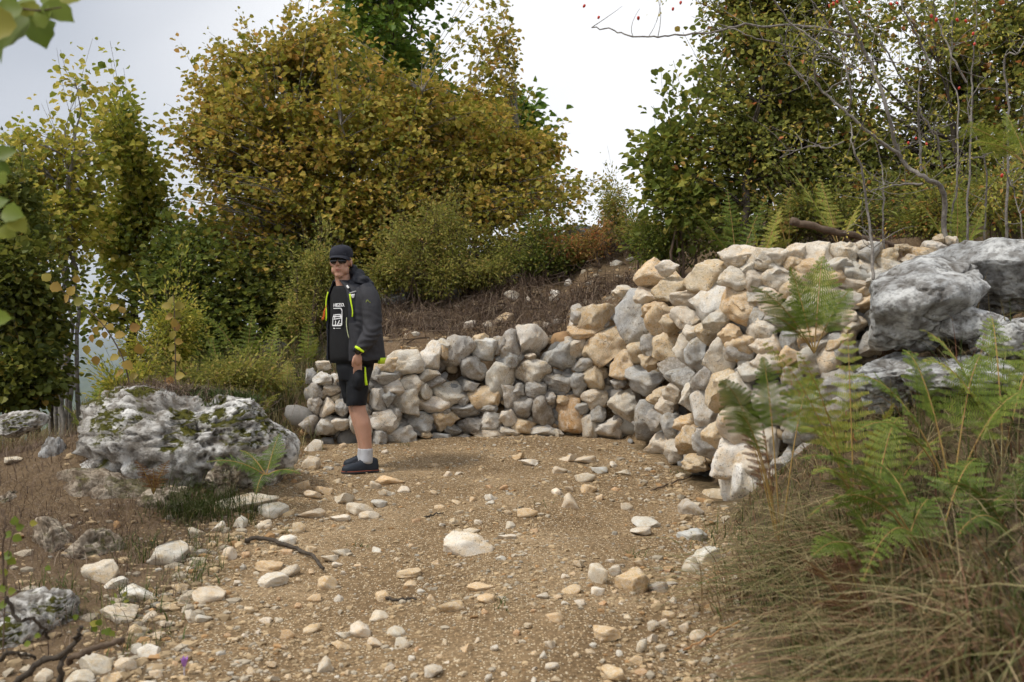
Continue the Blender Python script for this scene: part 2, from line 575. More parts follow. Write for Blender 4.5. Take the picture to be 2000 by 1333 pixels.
# ---- the dry stone wall, stone by stone: picture position and size of each stone in a zoomed crop, and its colour
R3 = """175 383 90 60 W;95 450 75 90 G;175 465 130 80 L;245 470 50 70 L;125 548 115 110 G;225 535 110 75 W;120 640 90 110 G;205 650 120 115 W;300 660 95 115 G
80 770 125 115 G;200 780 150 125 L;290 760 120 80 L;375 740 70 150 L;380 560 110 90 W;370 640 90 80 G;400 470 130 90 W;330 420 120 80 W;450 520 90 90 G
440 680 90 100 G;445 790 90 110 W
570 375 130 85 T;715 365 185 155 W;590 460 170 90 G;510 440 80 90 G;625 525 125 105 L;520 610 110 150 G;590 600 90 90 G;795 400 95 55 W;870 330 140 200 L;755 500 155 115 W
855 455 150 95 W;705 622 155 155 W;825 555 110 100 W;870 630 220 110 L;990 565 225 155 W;1045 312 185 235 G;1160 405 175 145 G;1130 515 100 70 G;1225 590 250 190 T
1325 470 175 215 W;1225 275 150 135 L;1195 205 100 65 T;1390 250 170 190 G;1385 350 180 110 G;1540 220 205 195 L;1535 430 235 165 W;1520 320 75 40 W;1710 315 235 205 G;1810 255 145 135 W
1855 380 150 85 G;1715 495 225 135 G;1835 500 100 150 G;1930 460 150 190 T;1400 575 115 135 G;1455 640 175 205 G;1555 540 125 105 G;1620 685 185 210 D;1730 610 75 65 T;1775 710 185 245 O
1865 660 95 75 G;1935 605 160 125 W;1895 770 125 165 W;1950 700 110 120 G;1310 250 90 110 G;955 300 90 90 T;960 250 100 80 W
600 745 225 155 L;545 870 110 120 G;670 855 185 130 L;795 762 195 155 G;965 745 155 125 T;1110 680 215 95 G;1120 780 155 105 D;1260 735 165 125 L;1370 740 115 135 L;1480 775 165 95 T
1600 815 165 85 L;840 835 80 55 T;1230 825 200 65 W;920 855 150 65 G;1380 815 140 60 W;1090 860 120 60 G;1010 800 110 70 D;1690 830 90 70 W;470 900 90 90 W;900 480 120 80 D;640 690 80 70 G
930 690 100 70 D;1240 660 120 60 G;1640 600 80 90 G;1440 540 90 80 G;1080 610 90 100 G"""
R4 = """520 230 215 155 T;650 190 125 85 L;830 232 245 190 T;640 300 200 130 T;525 335 125 100 W;375 325 145 75 W;1030 130 155 135 W;1120 185 130 110 W;1205 165 190 120 W;1260 130 135 95 W
1365 155 125 95 T;1440 190 190 130 T;1270 225 170 95 L;1600 180 155 115 W;1720 230 150 155 W;1045 240 200 130 W;430 470 235 290 B;230 470 185 155 T;140 450 75 115 G;170 548 175 85 T
295 640 265 205 T;730 372 205 125 W;560 420 135 85 T;580 490 125 170 T;665 502 110 115 T;745 470 115 135 W;865 400 200 225 L;870 560 115 115 T;1040 400 290 250 T;925 670 155 235 W
548 620 75 115 G;630 632 165 155 T;735 640 100 180 W;805 670 115 185 B;460 670 135 115 T;380 740 155 165 T;545 720 85 95 T
490 820 195 165 G;660 770 185 155 D;740 815 115 125 G;850 830 145 155 G;375 840 70 65 G;370 960 145 185 W;590 920 145 115 T;640 965 105 135 W;690 895 115 100 W;755 920 115 155 W
490 1050 175 210 G;590 1040 95 125 G;310 1090 175 125 L;660 1075 155 145 G;745 1060 95 95 T;760 1150 125 175 T;580 1190 155 135 W;690 1220 105 125 W;850 985 135 205 L;850 1160 115 205 B
950 880 150 220 T;1040 860 180 190 W;920 1130 95 145 T;1060 1090 235 210 W;1010 1270 205 210 X;1130 1290 185 155 W;1200 1190 145 185 W;1290 960 270 260 G;1500 1010 230 240 G;1300 1310 125 115 G
1470 1260 155 185 G;1080 640 185 155 T;1190 545 175 165 W;1275 465 155 125 W;800 1290 155 95 T;1350 690 155 125 T;930 490 110 120 W;1000 560 120 110 T;1220 700 170 150 W;1130 760 150 120 W
1380 820 160 140 G;1480 700 160 150 W;1440 400 180 140 W;1560 330 160 140 W;1480 560 170 150 T;1640 480 150 150 W;1620 640 170 160 G;1360 320 150 110 T;1180 330 150 110 W;1620 830 180 170 G
1400 1130 170 150 G;1620 1010 150 170 G;1600 1180 170 170 G;700 800 90 80 G;800 560 90 90 W"""
wx, wy, wtop = WALL[:, 0], WALL[:, 1], WALL[:, 2]
def wall_point(px):
    """plan position on the wall line seen at a picture column, its tangent and inward normal"""
    s = (px - 1000) / F
    for i in range(len(WALL) - 1):
        a, b = WALL[i, :2], WALL[i + 1, :2]
        sa, sb = a[0] / a[1], b[0] / b[1]
        if sa <= s <= sb:
            den = (b[0] - a[0]) - s * (b[1] - a[1])
            t = (s * a[1] - a[0]) / den
            q = a + t * (b - a)
            tg = (b - a) / np.linalg.norm(b - a)
            return q, tg, np.array([-tg[1], tg[0]]), WALL[i, 2] + t * (WALL[i + 1, 2] - WALL[i, 2])
    return None
wall = empty('dry_stone_wall', (0.2, 9.0, hgt(0.2, 8.9)))
tag(wall, 'curving dry stone retaining wall of grey and tan limestone along the bend of the path', 'wall')
wl_off = np.array(wall.location)
traced = []
for txt, ox, oy, s in ((R3, 580, 600, 600 / 2000), (R4, 1080, 460, 600 / 1739)):
    for it in txt.replace('\n', ';').split(';'):
        u, v, w, h, c = it.split()
        traced.append((ox + float(u) * s, oy + float(v) * s, float(w) * s, float(h) * s, c))
traced += [(1447, 938, 112, 125, 'X'), (1508, 955, 85, 95, 'W'), (1555, 925, 75, 100, 'G'), (1395, 985, 60, 55, 'T'), (1600, 900, 90, 110, 'G'), (1660, 870, 90, 110, 'G'), (1640, 760, 90, 90, 'G'), (1560, 800, 100, 90, 'G'), (1590, 690, 90, 80, 'W')]
for u, v, w, h, c in ((60, 270, 130, 100, 'W'), (180, 240, 120, 90, 'W'), (265, 245, 100, 80, 'L'), (340, 320, 150, 115, 'T'), (220, 420, 200, 150, 'W'), (400, 400, 180, 130, 'W'), (620, 310, 200, 120, 'T'),
                      (720, 255, 160, 115, 'L'), (750, 190, 95, 75, 'T'), (860, 215, 95, 95, 'W'), (150, 600, 140, 125, 'T'), (30, 400, 95, 120, 'W'), (520, 330, 110, 80, 'W'), (480, 250, 110, 70, 'T')):
    traced.append((1640 + u / 3.92, 420 + v / 3.92, w / 3.92, h / 3.92, c))
for row in range(5):
    for col in range(6):
        traced.append((1450 + col * 50 + (row % 2) * 24 + rnd.uniform(-8, 8), 505 + row * 42 + rnd.uniform(-8, 8), rnd.uniform(46, 72), rnd.uniform(36, 54), rnd.choice('WWTLWG' if row < 3 else 'GWTG')))
for i, (px, py, w, h, c) in enumerate(traced):
    q = wall_point(px)
    if q is None: continue
    (x, y), tg, nrm, zt_ = q
    z = (666.5 - py) / F * y
    zg = hgt(x - nrm[0] * 0.25, y - nrm[1] * 0.25)
    lean = 0.13 * max(0.0, z - zg)                        # the face leans back into the bank
    over = max(0.0, z - zt_ + 0.02)                       # what lies on top lies further back
    setb = lean + over * 0.9
    k = (y + nrm[1] * setb) / y
    p = np.array([x * k, y * k, z * k])
    view = np.array([p[0], p[1]]); view /= np.linalg.norm(view)
    fore = max(0.62, abs(view[0] * nrm[0] + view[1] * nrm[1]))
    hw, hh = w / 2 * p[1] / F * 1.15 / fore ** 0.55, h / 2 * p[1] / F * 1.17
    dep = min(0.32, max(0.09, 0.5 * (hw + hh) * rnd.uniform(0.85, 1.1)))
    yaw = math.atan2(tg[1], tg[0]) + rnd.uniform(-0.18, 0.18)
    me = STONES[rnd.randrange(len(STONES))]
    sx = hw * rnd.choice((-1, 1)); sz = hh * rnd.choice((-1, 1))
    p = p + np.array([nrm[0], nrm[1], 0]) * (dep * 0.9 - 0.085)
    put(me, 'stone', p - wl_off, (sx, dep, sz), (rnd.uniform(-.08, .08), rnd.uniform(-0.14, 0.14), yaw), tint_of(c), wall)
# hearting behind the face and small chinking stones in the joints: one packed mass
r_ = np.random.default_rng(8)
HV, HT, HC_, off_ = [], [], [], 0
pool = [stone_shape(700 + k, 2, 6, 0.3, 0.04) for k in range(8)]
for i in range(420):
    small = i >= 170
    k = rnd.uniform(IW0, IW1 - 1.2)
    a, b = WALL[int(k)], WALL[int(k) + 1]
    t = k - int(k)
    x, y, zt_ = (a + t * (b - a))[:3]
    tg = (b - a)[:2] / np.linalg.norm((b - a)[:2]); nrm = np.array([-tg[1], tg[0]])
    zg = hgt(x - nrm[0] * 0.25, y - nrm[1] * 0.25)
    z = rnd.uniform(zg, max(zg + 0.1, zt_ - (0.06 if small else 0.16)))
    r = rnd.uniform(0.03, 0.06) if small else rnd.uniform(0.08, 0.15)
    off = (0.045 if small else 0.15) + 0.13 * max(0, z - zg) + rnd.uniform(0, 0.05)
    V, T = pool[i % 8]
    R_ = np.array(Matrix.Rotation(rnd.uniform(0, 6.28), 3, 'Z') @ Matrix.Rotation(rnd.uniform(-.4, .4), 3, 'X'))
    HV.append((V * np.array([r * 1.3, r, r * 0.8])) @ R_.T + np.array([x + nrm[0] * off, y + nrm[1] * off, z]) - wl_off)
    HT.append(T + off_); off_ += len(V)
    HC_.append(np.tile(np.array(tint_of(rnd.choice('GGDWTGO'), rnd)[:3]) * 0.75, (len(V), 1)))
t = NT('packed_stone')
pos = t.n('ShaderNodeNewGeometry').outputs['Position']
nz = t.noise(pos, 40, 4, 0.7)
cc = t.attr('tone', 'Color')
cc = t.mix(nz, t.mix(1.0, cc, 0.55, 'MULTIPLY'), t.mix(1.0, cc, 1.15, 'MULTIPLY'))
M_packed = t.done(t.bsdf(cc, 0.95, t.bump(nz, 0.6, 0.008), 0.12))
tag(link('hearting', mesh_np('hearting', np.concatenate(HV), np.concatenate(HT), True, {'tone': np.concatenate(HC_)}), M_packed, wall), kind='stuff')
# ------------------------------------------------------------------ boulders
def boulder_mat(name, white, grey, dark, moss_amt, pit_amt, scale=1.0):
    t = NT(name)
    v = t.n('ShaderNodeTexCoord').outputs['Object']
    n1 = t.noise(v, 2.2 * scale, 4, 0.62)
    n2 = t.noise(v, 9 * scale, 4, 0.7)
    n3 = t.noise(v, 34 * scale, 2, 0.7)
    c = t.mix(t.ramp(n1, [(0.40, 0.0), (0.56, 1.0)]), grey, white)
    c = t.mix(t.ramp(n2, [(0.40, 0.8), (0.52, 0.0)]), c, dark)
    c = t.mix(t.ramp(n3, [(0.32, 0.7), (0.5, 0.0)]), c, t.mix(1.0, c, 0.4, 'MULTIPLY'))
    pv = t.voro(v, 15 * scale)
    sel = t.noise(v, 5 * scale, 3)
    pits = t.math('MULTIPLY', t.ramp(pv, [(0.12, 1.0), (0.34, 0.0)]), t.ramp(sel, [(0.46, 0.0), (0.52, 1.0)]))
    pits = t.math('MULTIPLY', pits, pit_amt)
    c = t.mix(pits, c, (0.03, 0.026, 0.02))
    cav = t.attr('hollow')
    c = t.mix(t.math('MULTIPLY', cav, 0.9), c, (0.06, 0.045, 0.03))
    # moss cushions where the ledges hold water
    geo = t.n('ShaderNodeNewGeometry')
    sx = t.n('ShaderNodeSeparateXYZ'); t.l(geo.outputs['Normal'], sx.inputs[0])
    mm = t.ramp(t.noise(v, 3.4 * scale, 5, 0.7), [(0.50, 0.0), (0.55, 1.0)])
    mm = t.math('MULTIPLY', mm, t.math('MULTIPLY', t.ramp(sx.outputs[2], [(0.1, 0.0), (0.5, 1.0)]), moss_amt))
    moss = t.ramp(n3, [(0.3, (0.022, 0.018, 0.006)), (0.5, (0.06, 0.06, 0.012)), (0.7, (0.11, 0.10, 0.022))])
    c = t.mix(mm, c, moss)
    nm = t.bump(t.math('ADD', n2, t.math('MULTIPLY', n3, 0.55)), 0.9, 0.018)
    return t.done(t.bsdf(c, 0.95, nm, 0.1))

M_lichen = boulder_mat('lichened_limestone', (0.70, 0.685, 0.65), (0.36, 0.34, 0.31), (0.15, 0.13, 0.105), 1.0, 0.95)
M_bedrock = boulder_mat('weathered_limestone', (0.55, 0.55, 0.535), (0.32, 0.325, 0.325), (0.19, 0.18, 0.165), 0.0, 0.25, 1.1)
M_earthrock = boulder_mat('earthy_limestone', (0.50, 0.43, 0.34), (0.33, 0.27, 0.20), (0.15, 0.11, 0.075), 0.7, 0.4, 1.6)

def boulder(name, loc, half, rz, seed, mat, label, cat='boulder', group=None, level=5, rough=0.3, cuts=9, karst=0.0, lobes=(), color=(1, 1, 1, 1), tilt=(0, 0), power=1.0, parent=None, skirt=False, crack=0.0):
    r = np.random.default_rng(seed)
    V, T = ico(level)
    V = V.copy()
    if power != 1.0:                                      # squarer block
        V = np.sign(V) * np.abs(V) ** power
        V = V / np.abs(V).max(0)
    if skirt:                                             # no undercut: the sides run down into the ground
        low = V[:, 2] < 0
        rr = np.hypot(V[:, 0], V[:, 1]) + 1e-6
        k = np.where(low, (1 - 0.06 * np.abs(V[:, 2])) / np.maximum(rr, 0.35), 1.0)
        k = np.where(low & (rr < 0.35), (1 - 0.06) / 0.35, k)
        V[:, 0] *= k; V[:, 1] *= k; V[low, 2] *= 1.35
    V = V * (1 + rough * vnoise(V * 1.3 + r.uniform(-50, 50, 3), seed)[:, None])
    for _ in range(cuts):
        n = r.normal(size=3); n /= np.linalg.norm(n)
        h = r.uniform(0.5, 0.82) * np.abs(V @ n).max()
        V = V - n * (np.maximum(V @ n - h, 0) * r.uniform(0.8, 1.0))[:, None]
    for (lx, ly, lz, lr, la) in lobes:
        q = V - np.array([lx, ly, lz])
        w = np.exp(-(q ** 2).sum(1) / lr ** 2)
        V = V + (V / np.linalg.norm(V, axis=1)[:, None]) * (w * la)[:, None]
    half = np.array(half)
    V = V * half
    n = V / np.linalg.norm(V, axis=1)[:, None]
    q = V / half.mean()
    V = V + n * (half.mean() * 0.10 * fbm(q * 2.2 + 9, 5, seed + 3, 0.55))[:, None]
    hollow = np.zeros(len(V))
    if crack:
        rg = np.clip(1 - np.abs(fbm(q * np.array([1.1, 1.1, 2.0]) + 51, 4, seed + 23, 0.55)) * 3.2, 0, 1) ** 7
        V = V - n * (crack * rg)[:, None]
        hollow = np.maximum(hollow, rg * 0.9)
    if karst:
        cell = fbm(q * 4.6 + 31, 4, seed + 7, 0.6)
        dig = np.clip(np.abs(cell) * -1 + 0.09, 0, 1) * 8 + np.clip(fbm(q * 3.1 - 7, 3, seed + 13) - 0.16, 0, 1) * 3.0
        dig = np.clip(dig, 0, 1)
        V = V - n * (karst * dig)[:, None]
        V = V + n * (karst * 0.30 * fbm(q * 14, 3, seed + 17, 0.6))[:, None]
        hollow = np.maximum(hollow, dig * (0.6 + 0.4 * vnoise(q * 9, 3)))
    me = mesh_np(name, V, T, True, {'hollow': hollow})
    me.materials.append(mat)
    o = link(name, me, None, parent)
    o.location = loc
    o.rotation_euler = (tilt[0], tilt[1], rz)
    o.color = color
    if label: tag(o, label, cat, group)
    return o

# the big lichened boulder left of the man
B = at(368, 872, 6.75)
bo = boulder('lichened_boulder', B, (0.66, 0.54, 0.37), 0.06, 11, M_lichen, 'large pitted white lichened boulder with moss cushions beside the man', level=6, rough=0.2, cuts=0, karst=0.08,
        lobes=((0.62, -0.1, 0.75, 0.34, 0.16), (-0.6, 0, 0.6, 0.5, 0.10), (0.1, -0.6, -0.75, 0.4, -0.22), (0.22, -0.5, 0.85, 0.25, -0.10)), power=0.8, skirt=True, crack=0.03)
# earthy knobs of rock below it
for (px, py, d, hw, hd, hh, rz, sd, lb) in (
        (440, 930, 6.35, .115, .16, .13, 0.2, 21, 'brown block of rock propping up the front of the lichened boulder'),
        (100, 930, 6.5, .13, .2, .30, 0.5, 22, 'upright mossy grey slab leaning on the end of the lichened boulder'),
        (136, 1005, 6.1, .15, .16, .12, 0.1, 23, 'rounded grey stone below the upright mossy slab'),
        (215, 968, 6.25, .44, .30, .26, 0.3, 24, 'crumbling earthy rock under the near end of the lichened boulder'),
        (330, 985, 6.2, .20, .2, .14, 0.3, 28, 'low brown rock in the dry grass in front of the lichened boulder'),
        (103, 1085, 5.45, .15, .16, .30, 0.0, 25, 'tall tan block of rock in the earth bank below the slab'),
        (60, 1060, 5.9, .14, .16, .16, 0.0, 26, 'knobbly tan rock next to the tall tan block'),
        (170, 1090, 5.4, .19, .16, .15, 0.4, 27, 'crumbling brown rock at the foot of the earth bank')):
    boulder('rock', at(px, py, d), (hw, hd, hh), rz, sd, M_earthrock if sd not in (22, 23) else M_bedrock, lb, 'rock', 'rocks around the lichened boulder', 5, 0.3, 9, 0.014, crack=0.025)
# weathered bedrock on the right
for (px, py, d, hw, hd, hh, rz, sd, ty, lb) in (
        (1795, 600, 5.3, .37, .40, .24, 0.2, 31, -0.35, 'big smooth grey boulder with white patch at the end of the wall'),
        (1965, 535, 5.5, .44, .45, .24, 0.1, 32, -0.12, 'long pale grey boulder with a flat top, cut by the picture edge'),
        (1900, 640, 5.1, .20, .22, .11, 0.3, 33, 0.1, 'small pale boulder wedged under the big smooth grey boulder'),
        (1990, 670, 4.9, .22, .25, .15, 0.0, 34, 0.0, 'white crusted boulder behind the highest ferns'),
        (1880, 735, 4.9, .34, .25, .10, 0.1, 35, 0.05, 'flat grey rock ledge behind the ferns'),
        (1760, 745, 5.15, .30, .25, .16, 0.3, 36, 0.0, 'shaded grey rock under the big smooth boulder')):
    boulder('boulder', at(px, py, d), (hw, hd, hh), rz, sd, M_bedrock, lb, 'boulder', 'weathered boulders at the end of the wall', 6, 0.24, 9, 0.006, tilt=(0, ty), power=0.85, crack=0.035)
# white rocks of the left foreground and middle distance
for (px, py, d, hw, hd, hh, rz, sd, lb) in (
        (97, 1195, 4.35, .17, .16, .11, 0.4, 41, 'large white boulder behind the dead branches in the corner'),
        (22, 1245, 4.1, .14, .15, .10, 0.0, 42, 'white pitted boulder at the picture edge behind dead branches'),
        (30, 830, 7.4, .22, .2, .10, 0.1, 43, 'flat white rock under the dark bush on the rim'),
        (30, 935, 6.6, .18, .15, .08, 0.2, 44, 'low white rock at the picture edge near the upright slab'),
        (50, 975, 6.3, .14, .12, .09, 0.0, 45, 'pale rock below the low white rock'),
        (12, 990, 6.0, .10, .12, .10, 0.0, 46, 'tan rock cut by the picture edge above the bramble')):
    boulder('boulder', at(px, py, d), (hw, hd, hh), rz, sd, M_lichen if sd < 46 else M_earthrock, lb, 'boulder', 'white rocks left of the track', 5, 0.26, 9, 0.014, crack=0.02)
# grey rocks that show on the slope and on the skyline
for (px, py, d, hw, hd, hh, sd, lb) in (
        (540, 655, 12.0, .20, .2, .11, 51, 'grey rock lying among ferns behind the wall'),
        (627, 657, 11.5, .10, .12, .11, 52, 'small grey rock among the ferns close to the man'),
        (775, 590, 11.9, .24, .3, .16, 53, 'grey outcrop in the shrubs just behind the man'),
        (870, 558, 12.0, .18, .25, .12, 54, 'grey rock half hidden by shrubs above the bank'),
        (1140, 452, 14.0, .40, .3, .17, 55, 'long pale rock on the skyline between the trees'),
        (1215, 430, 14.0, .25, .3, .20, 56, 'grey rock on the skyline next to the tall dark tree'),
        (955, 530, 12.3, .22, .25, .15, 57, 'weathered rock under the middle shrub of the bank'),
        (445, 735, 10.2, .16, .2, .10, 58, 'grey stone in dry grass behind the lichened boulder')):
    q = at(px, py, d); q[2] = min(q[2], hgt(q[0], q[1]) + hh * 0.45)
    boulder('boulder', q, (hw, hd, hh), sd, sd, M_bedrock, lb, 'rock', 'grey rocks on the slope', 4, 0.25, 6, 0.01)

# ------------------------------------------------------------------ loose stones on the ground, those one can tell apart
def col_word(c):
    return {'G': 'grey', 'D': 'dark grey', 'L': 'pale grey', 'W': 'cream', 'T': 'tan', 'O': 'orange brown', 'X': 'white', 'B': 'bluish grey'}[c]
R7 = """925 405 215 115 X;1635 565 150 130 T;1490 535 90 105 W;1555 520 55 55 L;1480 612 60 50 X;1372 602 80 50 T;1745 592 85 60 G;1660 490 60 50 T;1520 790 110 65 T;1720 815 50 50 L;1295 725 80 50 T
1950 455 125 85 X;1885 500 80 80 W;1890 370 130 70 B;1890 250 120 85 G;1690 310 120 50 L;1670 350 90 35 L;1610 245 55 40 W;1365 220 80 80 W;1445 165 70 50 T;1310 178 50 30 X;1320 85 70 45 W;1495 85 70 35 B
1185 48 80 30 X;1140 25 60 40 T;1355 35 90 45 W;1430 40 100 40 W;1550 60 35 30 L;1430 115 90 45 W;1590 97 80 30 W;1360 165 50 30 W;1020 205 60 40 X;1015 230 40 20 L;880 100 40 20 L;870 355 55 35 T;935 350 70 28 W
963 315 35 30 L;1105 325 45 35 W;1090 375 80 30 L;1180 270 90 45 T;640 170 60 35 L;565 185 70 40 W;585 130 130 50 T;520 150 50 50 W;530 230 70 35 B;440 255 120 60 W;490 280 100 45 W;365 290 90 35 X;245 270 110 40 W
65 260 130 70 X;135 388 80 45 X;190 335 60 55 T;40 325 60 50 W;290 170 90 50 T;380 205 90 60 W;310 575 95 75 T;75 555 125 65 L;55 505 110 55 T;150 525 80 55 W;370 440 80 40 W;355 497 50 25 X;320 465 80 30 W
240 430 50 40 T;850 675 110 65 T;1000 650 80 50 T;660 530 110 40 T;670 580 60 25 T;975 590 130 30 T;560 635 80 50 T;455 780 100 75 L;540 720 90 50 W;612 785 90 60 W;640 840 65 65 W;515 830 80 50 W;245 775 80 50 T
140 795 60 50 T;370 845 110 50 T;380 797 70 30 W;40 735 55 30 L;250 640 60 35 T;770 960 80 55 L;295 930 80 80 W;915 865 60 60 T;960 830 35 30 W;1035 860 35 30 L;1245 895 40 40 L;1285 935 60 40 L;1275 840 50 40 W
1555 970 110 70 T;1645 915 60 50 T;1920 800 80 60 W;1790 715 55 45 T;1725 760 55 50 W;1860 770 45 45 W;1770 750 40 35 W;1675 850 50 70 W;1810 655 35 35 L;580 940 40 35 W;1010 985 35 35 L;70 990 60 35 W"""
R6 = """1035 585 230 65 W;905 690 65 45 X;985 675 60 60 L;810 715 65 60 W;1090 690 50 40 W;945 800 65 65 L;690 800 150 110 L;785 790 50 40 W;425 870 150 100 W;480 925 110 50 L;575 970 150 75 X;860 970 130 60 W
740 945 65 40 T;750 1000 60 50 W;790 1060 95 50 W;840 1072 70 35 L;500 1050 150 85 W;615 1060 80 40 W;560 1120 65 60 T;690 1095 60 25 W;650 1138 60 30 W;610 1210 90 80 X;525 1260 110 70 W;400 1260 140 90 W
170 1310 80 60 W;700 1025 100 40 T;55 420 70 30 W;330 1310 110 60 W;640 1300 70 50 W;470 1310 90 50 T;1270 430 90 60 W;1290 360 80 60 L;1285 560 70 40 W;1250 520 60 40 T"""
rocks = []
for txt, ox, oy, s in ((R7, 500, 880, 0.45), (R6, 0, 700, 620 / 1306)):
    for it in txt.replace('\n', ';').split(';'):
        u, v, w, h, c = it.split()
        rocks.append((ox + float(u) * s, oy + float(v) * s, float(w) * s, float(h) * s, c))
special = {
    0: 'large flat white rock lying alone in the middle of the path',
    1: 'large angular tan rock with smaller stones around it on the path',
    2: 'cream oblong stone touching the large angular tan rock',
    11: 'white rounded stone at the grassy edge of the path',
    13: 'bluish grey flat stone at the edge of the path below the wall end',
    14: 'brownish grey round stone below the pale base stone of the wall'}
used_lb = {}
def place_word(px, py):
    v = 'at the wall foot' if py < 905 else 'high on the track' if py < 985 else 'midway along the track' if py < 1110 else 'low on the track' if py < 1230 else 'at the bottom edge'
    hpos = 'below the lichened boulder' if px < 450 else 'on the boulder side' if px < 720 else 'halfway across' if px < 1120 else 'on the wall side' if px < 1330 else 'by the grass tussock'
    return v, hpos
for i, (px, py, w, h, c) in enumerate(rocks):
    g = ground_hit(px, py + h * 0.30)
    d = g[1]
    hw, hh = w / 2 * d / F * 1.05, h / 2 * d / F * 1.08
    dep = hw * rnd.uniform(0.7, 0.95)
    me = ROCKS[rnd.randrange(len(ROCKS))] if w > 45 else PEBBLES[rnd.randrange(len(PEBBLES))]
    o = put(me, 'rock', (g[0], g[1], g[2] + hh * 0.30), (hw * rnd.choice((-1, 1)), dep, hh), (rnd.uniform(-.1, .1), rnd.uniform(-.15, .15), rnd.uniform(-.35, .35)), tuple(a * b for a, b in zip(tint_of(c, rnd, 0.08), (1.0, 0.95, 0.87, 1))))
    size = 'large' if w > 50 else 'medium' if w > 32 else 'small'
    shape = 'flat' if h < w * 0.48 else 'round' if h > w * 0.85 else 'oblong'
    v, hp = place_word(px, py)
    lb = special.get(i) or f'{size} {shape} {col_word(c)} stone {v} {hp}'
    if lb in used_lb:
        used_lb[lb] += 1
        lb = lb.replace(' stone ', (' angular stone ', ' worn stone ', ' chipped stone ', ' half buried stone ', ' tilted stone ', ' lone stone ')[(used_lb[lb] - 2) % 6])
    used_lb.setdefault(lb, 1)
    tag(o, lb, 'rock', 'loose rocks on the track')

# ---- more small stones, too alike to tell apart
def on_track(px, py):
    g = ground_hit(px, py)
    return g
extra = 0
taken = np.array([(r[0], r[1], max(r[2], r[3])) for r in rocks])
tries = 0
while extra < 130 and tries < 4000:
    tries += 1
    px, py = rnd.uniform(330, 1420), 1333 - 460 * rnd.random() ** 1.15
    if px > 1250 + (py - 860) * 0.55 and py < 1050: continue
    if px < 640 - (py - 880) * 0.9: continue
    w = rnd.choice((13, 15, 16, 18, 20, 24))
    if (np.hypot(taken[:, 0] - px, (taken[:, 1] - py) * 1.6) < (taken[:, 2] + w) * 0.6).any(): continue
    dens = 0.55 + 0.5 * math.sin(px * 0.011 + 1) * math.sin(py * 0.017)
    if rnd.random() > dens: continue
    g = ground_hit(px, py)
    taken = np.vstack([taken, (px, py, w)])
    r = w / 2 * g[1] / F
    o = put(PEBBLES[rnd.randrange(len(PEBBLES))], 'pebble', (g[0], g[1], g[2] + r * 0.12), (r, r * rnd.uniform(.7, 1), r * rnd.uniform(.5, .8)), (rnd.uniform(-.3, .3), rnd.uniform(-.3, .3), rnd.uniform(0, 6.28)), tint_of(rnd.choice('WTTTTWO'), rnd))
    tag(o, 'small rounded tan or cream pebble among the gravel of the track', 'pebble', 'small pebbles in the gravel of the track')
    extra += 1

# ---- stones lying on the bank behind the wall
BANK = """1125 645 28 20 X Pale white;1165 630 33 20 L x;1005 672 24 18 W x;1050 640 22 14 T x;1008 547 22 14 W x;1085 578 20 18 X x;1082 588 16 14 W x;1245 566 20 10 W x;922 640 26 18 X x;985 628 34 20 T x;952 640 20 16 W x;1090 635 20 12 X x
1000 585 24 20 W x;1030 590 12 12 L x;1068 640 18 12 W x;1205 520 20 14 W x;1230 512 18 10 L x;1110 560 14 18 L x;880 690 20 14 W x;840 680 18 12 T x;1290 528 24 14 X x"""
for i, it in enumerate(BANK.replace('\n', ';').split(';')):
    f = it.split()
    px, py, w, h, c = float(f[0]), float(f[1]), float(f[2]), float(f[3]), f[4]
    p = ground_hit(px, py, 9.75)
    r = p[1] / F
    o = put(PEBBLES[i % len(PEBBLES)], 'rock', (p[0], p[1], p[2] + h * 0.2 * r), (w * 0.62 * r, w * 0.5 * r, h * 0.62 * r), (rnd.uniform(-.3, .3), rnd.uniform(-.3, .3), rnd.uniform(0, 6)), tint_of(c))
    tag(o, 'small pale stone lying loose on the brown earth bank above the wall', 'rock', 'small stones on the earth bank')

# ------------------------------------------------------------------ gravel: one mass
def gravel(name, n, region, rmin, rmax, seed, label, shade=1.0):
    r = np.random.default_rng(seed)
    P = region(r, n)
    n = len(P)
    base = []
    for k in range(10):
        V, T = stone_shape(500 + k, 1, 5, 0.30, 0.0)
        base.append(V)
    T = ico(1)[1]
    nv = len(base[0])
    rad = rmin * (rmax / rmin) ** (r.random(n) ** 2.6)
    sc = np.stack([rad, rad * r.uniform(.6, 1, n), rad * r.uniform(.45, .8, n)], -1)
    a = r.uniform(0, 6.28, n)
    ca, sa = np.cos(a), np.sin(a)
    which = r.integers(0, 10, n)
    B_ = np.stack(base)[which] * sc[:, None, :]
    X = B_[:, :, 0] * ca[:, None] - B_[:, :, 1] * sa[:, None]
    Y = B_[:, :, 0] * sa[:, None] + B_[:, :, 1] * ca[:, None]
    Z = B_[:, :, 2] + (sc[:, 2] * 0.05)[:, None] + H(P[:, 0], P[:, 1])[:, None]
    V = np.stack([X + P[:, :1], Y + P[:, 1:2], Z], -1).reshape(-1, 3)
    Tq = (T[None] + (np.arange(n) * nv)[:, None, None]).reshape(-1, 3)
    pal = np.array([TINT[c] for c in 'TTWWLTOXG'])
    col = pal[r.choice(9, n, p=[.29, .23, .20, .09, .01, .08, .07, .03, .00])] * np.array([1.0, 0.94, 0.84]) * r.uniform(0.5, 0.95, n)[:, None] * shade
    me = mesh_np(name, V, Tq, False, {'tone': np.repeat(col, nv, 0)})
    return tag(link(name, me, M_gravel), label, 'gravel', None, 'stuff')

